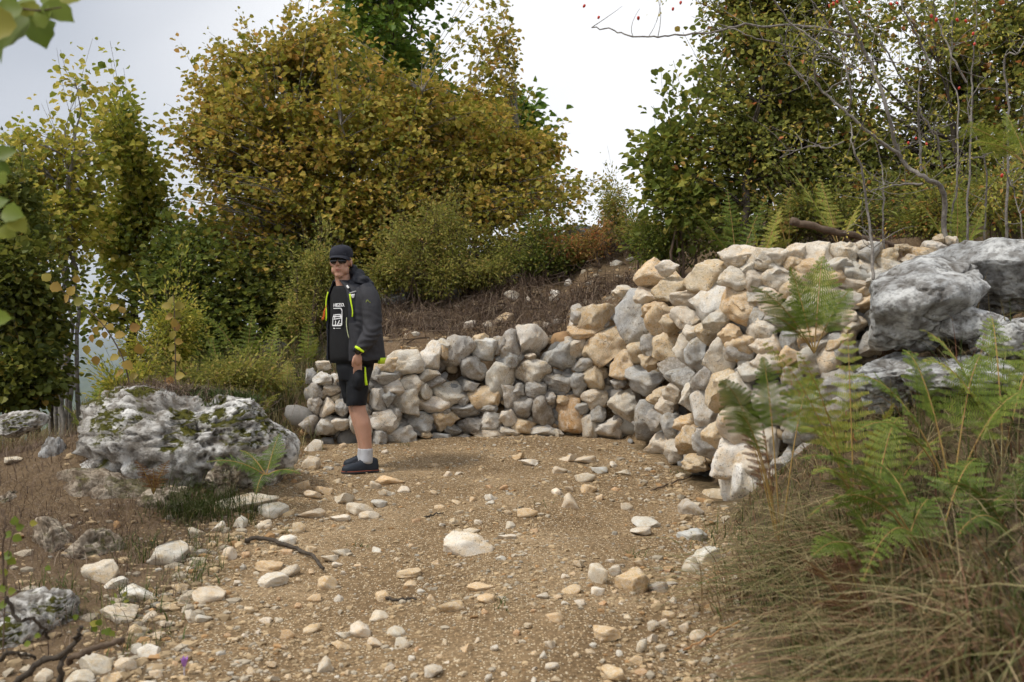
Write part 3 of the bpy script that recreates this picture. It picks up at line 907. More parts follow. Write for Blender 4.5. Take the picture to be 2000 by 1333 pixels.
t = NT('gravel_stone')
pos = t.n('ShaderNodeNewGeometry').outputs['Position']
nz = t.noise(pos, 55, 4, 0.7)
cc = t.attr('tone', 'Color')
cc = t.mix(nz, t.mix(1.0, cc, 0.6, 'MULTIPLY'), t.mix(1.0, cc, 1.15, 'MULTIPLY'))
M_gravel = t.done(t.bsdf(cc, 0.95, t.bump(nz, 0.5, 0.01), 0.12))

def reg_track(r, n):
    y = 3.2 + 6.5 * r.random(n) ** 1.25
    xl_, xr_ = path_edges(y)
    x = xl_ - 0.35 + (xr_ - xl_ + 0.45) * r.random(n)
    e = np.minimum(x - xl_, xr_ - x)
    cl = fbm(np.stack([x * 1.6, y * 0.8, 0 * x], -1), 3, 77)
    keep = (r.random(n) < np.clip(0.62 + cl * 1.1 + 0.35 * (e < 0.4), 0.12, 1)) & (wall_query(x, y)[0] < -0.05)
    return np.stack([x, y], -1)[keep]
def reg_edge(r, n):
    y = 3.3 + 6.0 * r.random(n)
    xl_, xr_ = path_edges(y)
    u = np.abs(r.normal(size=n)) * 0.30
    x = np.where(r.random(n) < 0.55, xl_ + u - 0.15, xr_ - u + 0.05)
    k = wall_query(x, y)[0] < -0.08
    return np.stack([x, y], -1)[k]
def reg_left(r, n):
    y = 3.4 + 4.0 * r.random(n)
    xl_, _ = path_edges(y)
    x = xl_ + 0.1 - r.random(n) ** 1.5 * 1.2
    return np.stack([x, y], -1)
def reg_bank(r, n):
    x = -1.6 + 3.0 * r.random(n); y = 9.4 + 2.2 * r.random(n)
    ds_, _, _ = wall_query(x, y)
    k = (ds_ > 0.25) & (r.random(n) < np.exp(-np.maximum(ds_ - 0.6, 0)) * sstep(-1.8, 0.3, x))
    return np.stack([x, y], -1)[k]
gravel('gravel', 17000, reg_track, 0.0055, 0.021, 61, 'tan and cream gravel strewn over the dirt track')
gravel('gravel', 1500, reg_edge, 0.010, 0.040, 64, 'coarse angular rubble gathered along both edges of the track')
gravel('gravel', 1200, reg_left, 0.007, 0.045, 62, 'pale gravel and chips on the rough ground beside the track')
gravel('gravel', 3600, reg_bank, 0.010, 0.050, 63, 'gravel and stone chips on the earth bank above the wall')
# ------------------------------------------------------------------ plants
def leaf_cloud(P, D, N, size, tint, shape='round', fold=0.25):
    """leaf blades at points P, pointing along D with normal about N; two folded halves each, 6 vertices"""
    n = len(P)
    D = D / (np.linalg.norm(D, axis=1)[:, None] + 1e-9)
    S = np.cross(D, N); S /= np.linalg.norm(S, axis=1)[:, None] + 1e-9
    U = np.cross(S, D)
    L = size[:, None]
    if shape == 'round':   prof = ((0.0, 0.0), (0.42, 0.48), (0.80, 0.36), (1.0, 0.0), (0.80, -0.36), (0.42, -0.48))
    elif shape == 'long':  prof = ((0.0, 0.0), (0.35, 0.24), (0.70, 0.19), (1.0, 0.0), (0.70, -0.19), (0.35, -0.24))
    else:                  prof = ((0.0, 0.0), (0.55, 0.52), (0.78, 0.30), (1.05, 0.0), (0.78, -0.30), (0.55, -0.52))
    V = np.empty((n, 6, 3))
    for k, (a, b) in enumerate(prof):
        V[:, k] = P + D * (L * a) + S * (L * b) + U * (L * (abs(b) * fold * 2 - 0.18 * a * a))
    base = np.arange(n)[:, None] * 6
    Q = np.concatenate([base + np.array([[0, 1, 2, 3]]), base + np.array([[0, 3, 4, 5]])])
    return V.reshape(-1, 3), Q, np.repeat(tint, 6)

def in_lobes(r, n, lobes, shell=0.45):
    """points in a union of ellipsoids given by picture position, picture radii, distance and depth radius"""
    w = np.array([l[6] if len(l) > 6 else l[2] * l[3] for l in lobes], float)
    k = r.choice(len(lobes), n, p=w / w.sum())
    u = r.normal(size=(n, 3)); u /= np.linalg.norm(u, axis=1)[:, None]
    rad = (shell + (1 - shell) * r.random(n)) ** 0.6
    L = np.array([l[:6] for l in lobes])[k]
    c = np.stack([(L[:, 0] - 1000) / F * L[:, 4], L[:, 4], (666.5 - L[:, 1]) / F * L[:, 4]], -1)
    R = np.stack([L[:, 2] / F * L[:, 4], L[:, 5], L[:, 3] / F * L[:, 4]], -1)
    return c + u * rad[:, None] * R

def make_tree(name, label, cat, base, lobes, leafm, barkm, n_stems=6, n_tips=500, per_tip=28, leaf=0.085, spread=0.16, trunk_r=0.06, seed=1, group=None,
              shape='round', upright=0.35, twig_r=0.006, bare=0.0, stem_spread=0.12, shell=0.35, tmean=0.0, droop=0.35, shoots=0.2, clump_f=1.5, clump_n=1.9, shoot_len=1.0, names=('trunk', 'crown')):
    r = np.random.default_rng(seed)
    base = np.array(base, float)
    root = empty(name, base)
    tips = in_lobes(r, int(n_tips * clump_n), lobes, shell)
    tips = tips[np.argsort(-(fbm(tips * clump_f + seed, 2, seed) + r.normal(size=len(tips)) * 0.10))[:n_tips]]
    tips[:, 2] = np.maximum(tips[:, 2], base[2] + 0.12)
    tg = in_lobes(r, n_stems, [l for l in lobes], 0.1)
    order = np.argsort(tg[:, 0])
    curves, stem_pts, stem_rad = [], [], []
    for j, k in enumerate(order):
        e = tg[k].copy(); e[2] = max(e[2], base[2] + 0.5 * (tips[:, 2].max() - base[2]))
        b = base + np.array([r.normal() * stem_spread, r.normal() * stem_spread, -0.08])
        m = b * 0.5 + e * 0.5; m[2] += upright * (e[2] - b[2]) * 0.4; m[:2] = b[:2] * 0.68 + e[:2] * 0.32
        c = bez(b, m, e, 14)
        c[1:-1] += r.normal(size=(12, 3)) * 0.02 * np.linalg.norm(e - b) * 0.5
        rad = trunk_r * np.linspace(1.0, 0.14, 14) * r.uniform(0.65, 1.1)
        curves.append((c, rad)); stem_pts.append(c); stem_rad.append(rad)
    SP, SR = np.concatenate(stem_pts), np.concatenate(stem_rad)
    tw = []
    LP, LD, LT = [], [], []
    gcent = tips.mean(0)
    for i in range(n_tips):
        tip = tips[i]
        dlt = tip - SP
        dist = np.linalg.norm(dlt, axis=1) + 2.2 * np.clip(0.25 * np.hypot(dlt[:, 0], dlt[:, 1]) - dlt[:, 2], 0, None)
        k = int(np.argmin(dist))
        a = SP[k]
        m = (a + tip) / 2 + np.array([0, 0, 0.12 * np.linalg.norm(tip - a)]) + r.normal(size=3) * 0.05 * np.linalg.norm(tip - a)
        c = bez(a, m, tip, 6)
        L = np.linalg.norm(tip - a)
        shoot = r.random() < shoots and tip[2] > gcent[2] - 0.3
        if shoot:
            tip = tip + ((tip - gcent) / (np.linalg.norm(tip - gcent) + 1e-6) * 0.7 + np.array([0, 0, 0.7])) * r.uniform(0.12, 0.5) * shoot_len
            c = bez(a, m, tip, 6)
        tw.append((c, np.linspace(min(SR[k] * 0.7, twig_r * (0.8 + 0.9 * L)), twig_r * 0.3, 6)))
        if r.random() < bare: continue
        nl = max(3, int(per_tip * r.uniform(0.55, 1.4)))
        t0 = max(0.25, 1 - 1.1 / max(L, 0.5))
        tt = t0 + (1.02 - t0) * r.random(nl) ** 0.7
        q = (1 - tt)[:, None] ** 2 * a + (2 * tt * (1 - tt))[:, None] * m + (tt ** 2)[:, None] * tip
        off = r.normal(size=(nl, 3)); off[:, 2] *= 0.75
        q = q + off * (spread * (0.45 if shoot else 1.0)) * (0.55 + 0.45 * tt)[:, None]
        dirv = off + 0.6 * (tip - a) / (L + 1e-6) + np.array([0, 0, -droop])
        LP.append(q); LD.append(dirv)
        LT.append(np.clip(r.normal(0.5 + tmean + 0.13 * r.normal(), 0.17, nl), 0, 1))
    V, Q = tubes(curves, 7)
    link(names[0], mesh_np(names[0], V - base, Q), barkm, root)
    V, Q = tubes(tw, 4)
    tag(link('branch', mesh_np('branch', V - base, Q), barkm, root), kind='stuff')
    P, D, T = np.concatenate(LP), np.concatenate(LD), np.concatenate(LT)
    N = r.normal(size=P.shape) * 0.55 + np.array([0, 0, 1.0])
    V, Q, T = leaf_cloud(P, D, N, leaf * r.uniform(0.5, 1.35, len(P)), T, shape)
    cr = link(names[1], mesh_np(names[1], V - base, Q, False, {'tint': T}), leafm, root)
    tag(root, label, cat, group)
    return root

def bark(name, a, b, scale=14):
    t = NT(name)
    v = t.n('ShaderNodeNewGeometry').outputs['Position']
    n = t.noise(v, scale, 5, 0.7)
    c = t.ramp(n, [(0.3, a), (0.7, b)])
    return t.done(t.bsdf(c, 0.9, t.bump(n, 0.6, 0.01), 0.15))

M_bark_grey = bark('grey_bark', (0.12, 0.108, 0.095), (0.33, 0.305, 0.275), 30)
M_bark_rose = bark('rose_bark', (0.12, 0.105, 0.09), (0.34, 0.31, 0.275), 30)
M_bark_dark = bark('dark_bark', (0.035, 0.028, 0.022), (0.11, 0.09, 0.07))
M_bark_brown = bark('brown_bark', (0.07, 0.048, 0.033), (0.19, 0.14, 0.10))
M_hazel = leaf_mat('hazel_leaf', [(0.0, (0.124, 0.165, 0.024)), (0.3, (0.281, 0.289, 0.042)), (0.55, (0.446, 0.380, 0.066)), (0.78, (0.611, 0.438, 0.099)), (1.0, (0.750, 0.430, 0.124))], 0.4)
M_green = leaf_mat('green_leaf', [(0.0, (0.071, 0.112, 0.024)), (0.5, (0.171, 0.218, 0.040)), (0.8, (0.295, 0.319, 0.059)), (1.0, (0.472, 0.389, 0.077))], 0.4)
M_fresh = leaf_mat('fresh_green_leaf', [(0.0, (0.065, 0.142, 0.021)), (0.5, (0.165, 0.260, 0.035)), (0.8, (0.283, 0.342, 0.053)), (1.0, (0.448, 0.401, 0.071))], 0.4)
M_yellowgreen = leaf_mat('yellowing_leaf', [(0.0, (0.132, 0.184, 0.029)), (0.4, (0.310, 0.347, 0.052)), (0.7, (0.546, 0.487, 0.081)), (1.0, (0.750, 0.590, 0.147))], 0.4)
M_darkgreen = leaf_mat('dark_leaf', [(0.0, (0.058, 0.083, 0.020)), (0.5, (0.165, 0.190, 0.033)), (0.8, (0.281, 0.273, 0.050)), (1.0, (0.446, 0.297, 0.066))], 0.4)
M_olive = leaf_mat('olive_leaf', [(0.0, (0.132, 0.163, 0.032)), (0.5, (0.325, 0.332, 0.073)), (0.8, (0.487, 0.427, 0.111)), (1.0, (0.619, 0.413, 0.147))], 0.4)
M_russet = leaf_mat('russet_leaf', [(0.0, (0.147, 0.147, 0.037)), (0.35, (0.325, 0.251, 0.073)), (0.7, (0.487, 0.266, 0.088)), (1.0, (0.531, 0.163, 0.073))], 0.35)
M_mixed = leaf_mat('mixed_leaf', [(0.0, (0.090, 0.119, 0.031)), (0.4, (0.238, 0.268, 0.059)), (0.7, (0.396, 0.387, 0.079)), (0.9, (0.555, 0.337, 0.090)), (1.0, (0.595, 0.218, 0.079))], 0.4)

def gpos(x, y, dz=0.0):
    return (x, y, hgt(x, y) + dz)
def gpx(px, d):
    x = (px - 1000) / F * d
    return gpos(x, d)

# --- the big yellow-brown hazel behind the man
make_tree('hazel_tree', 'broad bushy tree with yellow-brown autumn leaves rising behind the man', 'tree', gpx(735, 13.6),
    [(470, 250, 125, 140, 13.2, 1.0), (620, 190, 150, 150, 13.4, 1.2), (520, 380, 190, 130, 13.0, 1.2), (760, 310, 210, 180, 13.0, 1.3), (648, 90, 55, 105, 13.6, 0.6),
     (930, 300, 110, 130, 13.6, 1.2), (1010, 400, 160, 95, 13.2, 1.2), (800, 430, 250, 110, 12.6, 0.9), (560, 500, 170, 90, 12.8, 0.9), (955, 70, 38, 110, 13.8, 0.35),
     (425, 160, 60, 70, 13.3, 0.5), (1110, 380, 80, 55, 13.4, 0.6, 6500), (1030, 320, 80, 70, 13.5, 0.7, 8000), (830, 240, 110, 80, 13.6, 0.9), (500, 130, 70, 50, 13.4, 0.5), (370, 230, 40, 60, 13.2, 0.4, 3500), (380, 320, 50, 50, 13.1, 0.4),
     (930, 500, 130, 60, 12.9, 0.6), (690, 540, 150, 70, 13.2, 0.6), (1080, 440, 110, 50, 13.2, 0.6), (440, 590, 80, 50, 13.0, 0.5), (450, 440, 120, 80, 13.2, 0.6), (600, 450, 120, 80, 13.4, 0.6)],
    M_hazel, M_bark_grey, 19, 2900, 25, 0.068, 0.085, 0.045, 101, 'trees behind the wall', stem_spread=0.28, shell=0.25, clump_n=1.6, shoot_len=0.8, tmean=0.05)
# --- green maple behind it
make_tree('maple_tree', 'tall fresh green tree standing behind the yellow-brown bushy tree', 'tree', gpx(790, 16.5),
    [(775, 30, 120, 150, 16.2, 1.2), (740, 190, 170, 120, 16.5, 1.0), (800, -120, 90, 90, 16.2, 0.9), (1000, 280, 80, 110, 16.0, 0.8), (900, 330, 160, 120, 16.3, 0.9)],
    M_fresh, M_bark_dark, 5, 620, 30, 0.11, 0.19, 0.08, 102, 'trees behind the wall', shell=0.3)
# --- yellowing trees on the left
make_tree('field_maple', 'thin trunked tree with yellow-green leaves open to the sky over the valley', 'tree', (at(257, 650, 13.5)[0], 13.5, hgt(at(257, 650, 13.5)[0], 13.5)),
    [(255, 290, 75, 85, 13.2, 0.8), (285, 380, 55, 70, 13.2, 0.6), (230, 420, 75, 75, 13.2, 0.7), (235, 215, 55, 40, 13.3, 0.5), (255, 520, 75, 60, 13.4, 0.5, 1500), (195, 600, 60, 40, 13.3, 0.4, 900)],
    M_yellowgreen, M_bark_dark, 2, 300, 24, 0.085, 0.15, 0.075, 103, 'trees over the valley', upright=0.7, stem_spread=0.02, shell=0.25, bare=0.12)
make_tree('birch_tree', 'sparse tree with pale yellow leaves and bare twigs left of the thin trunked tree', 'tree', (at(120, 700, 12.0)[0], 12.0, hgt(at(120, 700, 12.0)[0], 12.0)),
    [(150, 210, 35, 80, 12.0, 0.4, 2500), (110, 330, 85, 90, 12.0, 0.8), (60, 330, 55, 100, 12.2, 0.6), (170, 330, 50, 80, 12.0, 0.5), (80, 440, 110, 70, 11.8, 0.7), (60, 250, 30, 40, 12, 0.3)],
    M_yellowgreen, M_bark_grey, 7, 330, 15, 0.078, 0.14, 0.04, 104, 'trees over the valley', upright=0.6, stem_spread=0.12, shell=0.3, bare=0.22, tmean=0.14)
make_tree('dark_bush', 'dense dark green bush with many stems on the rim at the picture edge', 'bush', (at(55, 800, 9.6)[0], 9.6, hgt(at(55, 800, 9.6)[0], 9.6)),
    [(50, 560, 85, 90, 9.6, 0.6), (40, 650, 80, 70, 9.5, 0.5), (20, 480, 70, 70, 9.8, 0.5), (50, 730, 70, 60, 9.4, 0.4), (10, 400, 50, 60, 9.8, 0.4), (20, 760, 50, 45, 9.4, 0.4)],
    M_darkgreen, M_bark_dark, 12, 560, 24, 0.066, 0.10, 0.022, 105, 'trees over the valley', stem_spread=0.22, shell=0.2)
make_tree('hornbeam', 'mid green bushy tree between the valley gap and the man', 'tree', gpx(415, 12.2),
    [(400, 520, 80, 80, 12.2, 0.7), (360, 480, 55, 60, 12.3, 0.5), (350, 600, 60, 70, 12.2, 0.6), (450, 590, 90, 70, 12.0, 0.6), (400, 660, 90, 50, 11.9, 0.5), (310, 560, 40, 60, 12.2, 0.4)],
    M_green, M_bark_dark, 5, 420, 26, 0.066, 0.12, 0.04, 106, 'trees over the valley', shell=0.25, stem_spread=0.1, tmean=0.05)
make_tree('beech_bush', 'dark layered bush under the yellow-brown tree, beside the man', 'bush', gpx(545, 12.4),
    [(520, 560, 110, 60, 12.2, 0.6), (600, 520, 80, 60, 12.5, 0.6), (560, 610, 90, 40, 12.2, 0.5), (680, 520, 80, 90, 13.0, 0.5), (800, 500, 90, 90, 13.2, 0.5)],
    M_darkgreen, M_bark_dark, 7, 420, 26, 0.075, 0.13, 0.03, 107, 'trees behind the wall', shell=0.2, stem_spread=0.3)
# --- big dark tree on the right with its neighbours
make_tree('hawthorn_tree', 'tall dark leafy tree with reddish leaves behind the stone pile', 'tree', gpx(1560, 10.6),
    [(1480, 170, 130, 170, 10.4, 0.9), (1420, 320, 140, 120, 10.3, 0.8), (1600, 100, 160, 150, 10.6, 1.0), (1560, 300, 190, 150, 10.4, 0.9), (1500, -20, 150, 90, 10.5, 0.8), (1400, 60, 60, 70, 10.5, 0.4), (1450, 420, 130, 60, 10.0, 0.6)],
    M_mixed, M_bark_dark, 9, 1250, 26, 0.052, 0.09, 0.04, 108, 'trees above the stone pile', shell=0.15, stem_spread=0.3)
make_tree('hawthorn_tree', 'dark leafy tree filling the picture corner behind the rose branches', 'tree', gpx(1860, 10.2),
    [(1800, 100, 170, 160, 10.4, 0.8), (1930, 200, 130, 200, 10.3, 0.8), (1800, 320, 190, 120, 10.2, 0.7), (1950, 40, 100, 120, 10.5, 0.8), (1700, 400, 160, 70, 9.8, 0.5), (1900, 420, 130, 70, 9.6, 0.5)],
    M_mixed, M_bark_dark, 9, 950, 26, 0.052, 0.09, 0.04, 109, 'trees above the stone pile', shell=0.15, stem_spread=0.35)
make_tree('hazel_shoot', 'loose shoots with round leaves standing out against the sky beside the dark tree', 'tree', gpx(1330, 10.3),
    [(1300, 330, 50, 110, 10.2, 0.4), (1260, 370, 55, 60, 10.2, 0.4), (1340, 230, 40, 80, 10.2, 0.3), (1345, 400, 60, 70, 10.1, 0.4), (1390, 30, 60, 60, 10.3, 0.3, 2500)],
    M_green, M_bark_brown, 7, 170, 15, 0.075, 0.11, 0.016, 110, 'trees above the stone pile', shell=0.2, stem_spread=0.2, tmean=0.12)
# --- shrubs along the top of the bank
SH = [
    ('small leaved olive shrub whose twigs touch the hood of the man', 790, 11.6, [(790, 470, 60, 60, 11.6, .5), (760, 540, 50, 50, 11.5, .4), (840, 440, 60, 50, 11.7, .4)], M_olive, 201),
    ('olive thorn shrub with yellowing twigs above the bank behind the man', 870, 11.8, [(880, 450, 65, 60, 11.8, .5), (850, 530, 60, 55, 11.6, .4), (900, 520, 50, 50, 11.7, .4)], M_olive, 202),
    ('grey green spreading shrub at the top of the earth bank', 960, 11.9, [(960, 490, 65, 55, 11.9, .5), (940, 550, 60, 40, 11.6, .4), (1010, 480, 50, 50, 12, .4)], M_olive, 203),
    ('fresh green shrub on the bank in front of the skyline', 1060, 12.0, [(1060, 470, 50, 50, 12, .4), (1040, 520, 55, 40, 11.8, .4), (1090, 510, 45, 40, 11.9, .4)], M_green, 204),
    ('reddish low shrub at the upper end of the earth bank', 1140, 12.0, [(1140, 500, 60, 35, 12, .4), (1180, 480, 45, 40, 12, .4), (1100, 520, 40, 30, 11.8, .3)], M_russet, 205),
    ('yellow brown sapling on the skyline gap beside the tall dark tree', 1230, 12.4, [(1225, 430, 55, 45, 12.4, .4), (1260, 470, 50, 45, 12, .4), (1200, 400, 25, 40, 12.4, .3)], M_olive, 206),
    ('low dark green shrub under the tall dark tree behind the wall top', 1330, 10.2, [(1330, 470, 80, 40, 10.2, .4), (1280, 480, 50, 35, 10.3, .4), (1400, 470, 60, 35, 10, .4)], M_green, 207),
    ('pale olive thorn bush between the man and the dark layered bush', 610, 11.3, [(605, 560, 40, 50, 11.3, .3), (590, 610, 35, 35, 11.2, .3), (620, 520, 30, 30, 11.4, .3)], M_olive, 208),
    ('yellow green shrub at the rim beside the thin tree trunk', 310, 9.7, [(310, 690, 50, 50, 9.7, .4), (345, 645, 40, 55, 9.8, .35), (280, 745, 40, 30, 9.6, .3)], M_yellowgreen, 211),
    ('golden green low shrub on the rim under the hazy gap', 225, 9.0, [(225, 778, 40, 16, 9.0, .3), (275, 765, 45, 26, 9.1, .3)], M_yellowgreen, 212),
    ('light green low shrub behind the turf of the boulder', 430, 9.4, [(420, 740, 55, 35, 9.4, .35), (370, 745, 45, 30, 9.3, .3), (480, 745, 45, 30, 9.5, .3)], M_olive, 213),
    ('dark leafy shrub at the foot of the rose branches', 1640, 8.9, [(1620, 420, 90, 45, 8.9, .35), (1700, 440, 80, 35, 8.8, .3), (1560, 430, 60, 40, 9, .3)], M_darkgreen, 209),
    ('dark leafy shrub behind the long pale boulder', 1900, 8.2, [(1880, 410, 80, 50, 8.2, .35), (1970, 380, 70, 60, 8.2, .3), (1790, 440, 60, 30, 8.3, .3)], M_mixed, 210),
]
for lb, px, d, lob, m, sd in SH:
    make_tree('shrub', lb, 'shrub', gpx(px, d), lob, m, M_bark_brown, 10, 330, 22, 0.040, 0.085, 0.012, sd, 'shrubs along the top of the bank', shape='long', shell=0.12, stem_spread=0.16, twig_r=0.004, names=('stem', 'foliage'), bare=0.12, tmean=0.05, clump_f=2.6)
# ------------------------------------------------------------------ grass, dry brush, ferns, rose branches
def blades(P, Hh, lean, width, tint, seed, seg=4, curl=0.6):
    """arching grass blades: base points, lengths, horizontal lean vectors"""
    r = np.random.default_rng(seed)
    n = len(P)
    t = np.linspace(0, 1, seg + 1)
    side = np.cross(np.concatenate([lean, np.zeros((n, 1))], 1) + r.normal(size=(n, 3)) * 0.05, np.array([0, 0, 1.0]) + r.normal(size=(n, 3)) * 0.2)
    side /= np.linalg.norm(side, axis=1)[:, None] + 1e-9
    V = np.empty((n, seg + 1, 2, 3))
    for k, tk in enumerate(t):
        out = lean * (Hh * (0.25 * tk + 0.85 * tk ** 2))[:, None]
        up = Hh * (tk - curl * tk ** 2.2 * np.linalg.norm(lean, axis=1))
        c = P + np.concatenate([out, up[:, None]], 1)
        w = width * (1 - tk * 0.92) * 0.5
        V[:, k, 0] = c - side * w[:, None]
        V[:, k, 1] = c + side * w[:, None]
    base = (np.arange(n) * (seg + 1) * 2)[:, None]
    Q = np.concatenate([base + np.array([[2 * k, 2 * k + 1, 2 * k + 3, 2 * k + 2]]) for k in range(seg)])
    return V.reshape(-1, 3), Q, np.repeat(tint, (seg + 1) * 2)

M_grass = leaf_mat('grass_blade', [(0.0, (0.052, 0.079, 0.017)), (0.3, (0.121, 0.150, 0.042)), (0.45, (0.281, 0.244, 0.103)), (0.7, (0.487, 0.394, 0.215)), (0.86, (0.318, 0.187, 0.103)), (1.0, (0.178, 0.079, 0.047))], 0.25, 0.6)
M_dead = leaf_mat('dead_stalk', [(0.0, (0.07, 0.048, 0.035)), (0.5, (0.17, 0.115, 0.08)), (0.8, (0.28, 0.205, 0.145)), (1.0, (0.36, 0.28, 0.20))], 0.1, 0.8)

def grass_patch(name, label, pts, hmin, hmax, lean0, lean_sd, width, tmu, tsd, seed, mat=None, curl=0.6, cat='grass', per=1, clump=0.05):
    r = np.random.default_rng(seed)
    P = np.repeat(pts, per, 0)
    P = P + np.concatenate([r.normal(size=(len(P), 2)) * clump, np.zeros((len(P), 1))], 1)
    P[:, 2] = H(P[:, 0], P[:, 1]) - 0.01 if name != 'tuft' else P[:, 2]
    n = len(P)
    lean = np.array(lean0)[None] + r.normal(size=(n, 2)) * lean_sd
    tn = np.clip(r.normal(tmu, tsd, n), 0, 1)
    V, Q, T = blades(P, r.uniform(hmin, hmax, n), lean, np.full(n, width) * r.uniform(.6, 1.3, n), tn, seed, curl=curl)
    o = link(name, mesh_np(name, V, Q, False, {'tint': T}), mat or M_grass)
    return tag(o, label, cat, None, 'stuff')

def scatter(seed, n, x0, x1, y0, y1, keep=None):
    r = np.random.default_rng(seed)
    x = r.uniform(x0, x1, n); y = r.uniform(y0, y1, n)
    if keep is not None:
        k = keep(x, y, r)
        x, y = x[k], y[k]
    return np.stack([x, y, H(x, y)], -1)

def k_right(x, y, r):
    _, e = path_edges(y)
    return (x > e - 0.04 + 0.40 * r.random(len(x)) ** 2 + 0.30 * fbm(np.stack([y * 1.9, 0 * y, 0 * y], -1), 2, 44)) & (x < e + 2.0) & (x / y < 0.62) & (wall_query(x, y)[0] < 0.1)
grass_patch('grass', 'long straw coloured grass arching over the bank beside the track', scatter(1, 1500, 0.3, 2.4, 2.3, 4.75, lambda x, y, r: k_right(x, y, r) & (x < path_edges(y)[1] + 0.85) & (fbm(np.stack([x * 3, y * 3, 0 * x], -1), 2, 5) > -0.12)),
            0.20, 0.50, (-0.75, -0.30), 0.40, 0.0095, 0.58, 0.30, 11, per=5, clump=0.03)
grass_patch('grass', 'dull green and brown grass in the shade of the ferns', scatter(2, 1100, 0.9, 3.2, 2.4, 5.4, lambda x, y, r: k_right(x, y, r) & ((y < 4.6) | (x > 1.75))), 0.16, 0.42, (-0.35, -0.15), 0.6, 0.009, 0.42, 0.33, 12, per=3, clump=0.05)
grass_patch('dead_fern_litter', 'brown dead fern litter matted over the shaded bank', scatter(3, 900, 0.7, 3.0, 2.3, 5.8, lambda x, y, r: k_right(x, y, r) & ((y < 4.8) | (x > 1.7))), 0.08, 0.30, (-0.4, 0.1), 0.9, 0.004, 0.45, 0.3, 13, M_dead, 0.75, 'dead fern', 6, 0.07)
grass_patch('grass', 'short sparse grass on the bare hump below the wall corner', scatter(42, 420, 1.0, 2.0, 4.3, 6.0, k_right), 0.06, 0.20, (-0.3, -0.3), 0.7, 0.007, 0.5, 0.3, 24, per=4, clump=0.04)
# brown tangle of roots and dead bracken on the bank above the wall
def k_bank(x, y, r):
    d_ = wall_query(x, y)[0]
    cl = fbm(np.stack([x * 1.3, y * 1.3, 0 * x], -1), 3, 91)
    return (d_ > 0.38) & (d_ < 3.0) & (r.random(len(x)) < np.clip(0.12 - 0.28 * (d_ < 1.1) + cl * 2.6 + 0.30 * (d_ > 1.3) + 0.4 * (x < -0.7), 0.0, 1))
grass_patch('dead_bracken', 'brown tangle of roots and dead bracken on the earth bank above the wall', scatter(4, 2600, -2.1, 1.5, 9.2, 12.6, k_bank), 0.14, 0.46, (0, -0.3), 1.0, 0.008, 0.38, 0.33, 14, M_dead, 0.9, 'dead bracken', 6, 0.09)
grass_patch('dead_bracken', 'brown litter under the trees behind the stone pile', scatter(5, 900, 1.3, 4.6, 7.4, 10.5, lambda x, y, r: wall_query(x, y)[0] > 0.8), 0.10, 0.30, (0, -0.2), 1.0, 0.006, 0.3, 0.25, 15, M_dead, 0.8, 'dead bracken', 4, 0.1)
rr_ = np.random.default_rng(31)
rc = []
for p_ in scatter(33, 260, -1.9, 1.4, 9.5, 12.0, lambda x, y, r: (wall_query(x, y)[0] > 0.45) & (wall_query(x, y)[0] < 2.6))[:120]:
    a_ = rr_.uniform(0, 6.28); L_ = rr_.uniform(0.15, 0.55)
    q_ = np.array([p_ + np.array([math.cos(a_ + 0.8 * rr_.normal() * t_), math.sin(a_), 0]) * L_ * t_ + np.array([0, 0, 0.02 + rr_.uniform(0, 0.10) * math.sin(t_ * 3.1)]) for t_ in np.linspace(0, 1, 6)])
    rc.append((q_, np.linspace(0.007, 0.002, 6) * rr_.uniform(0.6, 1.4)))
V, Q = tubes(rc, 5)
tag(link('dead_twigs', mesh_np('dead_twigs', V, Q), M_bark_brown), 'dead twigs and roots sticking out of the earth bank above the wall', 'twigs', None, 'stuff')
# rough grass behind the boulder and on the slope left of the wall
def k_slope(x, y, r):
    d_ = wall_query(x, y)[0]
    return (d_ > -0.2) & (x < -1.7) & (x / y > -0.52)
grass_patch('grass', 'yellow green rough grass on the slope behind the wall end', scatter(6, 2200, -6.2, -1.6, 8.8, 13.5, k_slope), 0.14, 0.45, (0.0, -0.12), 0.38, 0.010, 0.36, 0.20, 16, per=6, clump=0.08)
def k_left(x, y, r):
    b_ = ((x + 2.2) / 1.15) ** 2 + ((y - 6.5) / 0.95) ** 2
    return (x < path_edges(y)[0] + 0.05) & (r.random(len(x)) < np.clip(1.5 - b_ * 0.5, 0.32, 1)) & (x / y > -0.56)
grass_patch('dry_grass', 'dry brown grass and rootlets around the foot of the lichened boulder', scatter(7, 3600, -4.2, -1.2, 3.9, 8.6, k_left), 0.07, 0.24, (0.05, -0.25), 0.85, 0.0038, 0.42, 0.28, 17, M_dead, 0.75, 'grass', 5, 0.06)
grass_patch('grass', 'green grass tufts hanging below the lichened boulder', scatter(8, 60, -2.15, -1.55, 5.9, 6.25), 0.14, 0.30, (0.2, -0.5), 0.4, 0.005, 0.12, 0.14, 18, per=12, clump=0.05)
grass_patch('dry_grass', 'pale dry grass along the rim behind the lichened boulder', scatter(9, 700, -4.3, -1.3, 7.3, 8.9, lambda x, y, r: (wall_query(x, y)[0] < -0.45) & (x < -1.75)), 0.12, 0.34, (0.05, -0.1), 0.5, 0.005, 0.62, 0.2, 19, per=6, clump=0.06)
def co_np(o):
    a = np.empty(len(o.data.vertices) * 3, np.float32); o.data.vertices.foreach_get('co', a)
    R_ = np.array(o.rotation_euler.to_matrix())
    return a.reshape(-1, 3) @ R_.T + np.array(o.location)
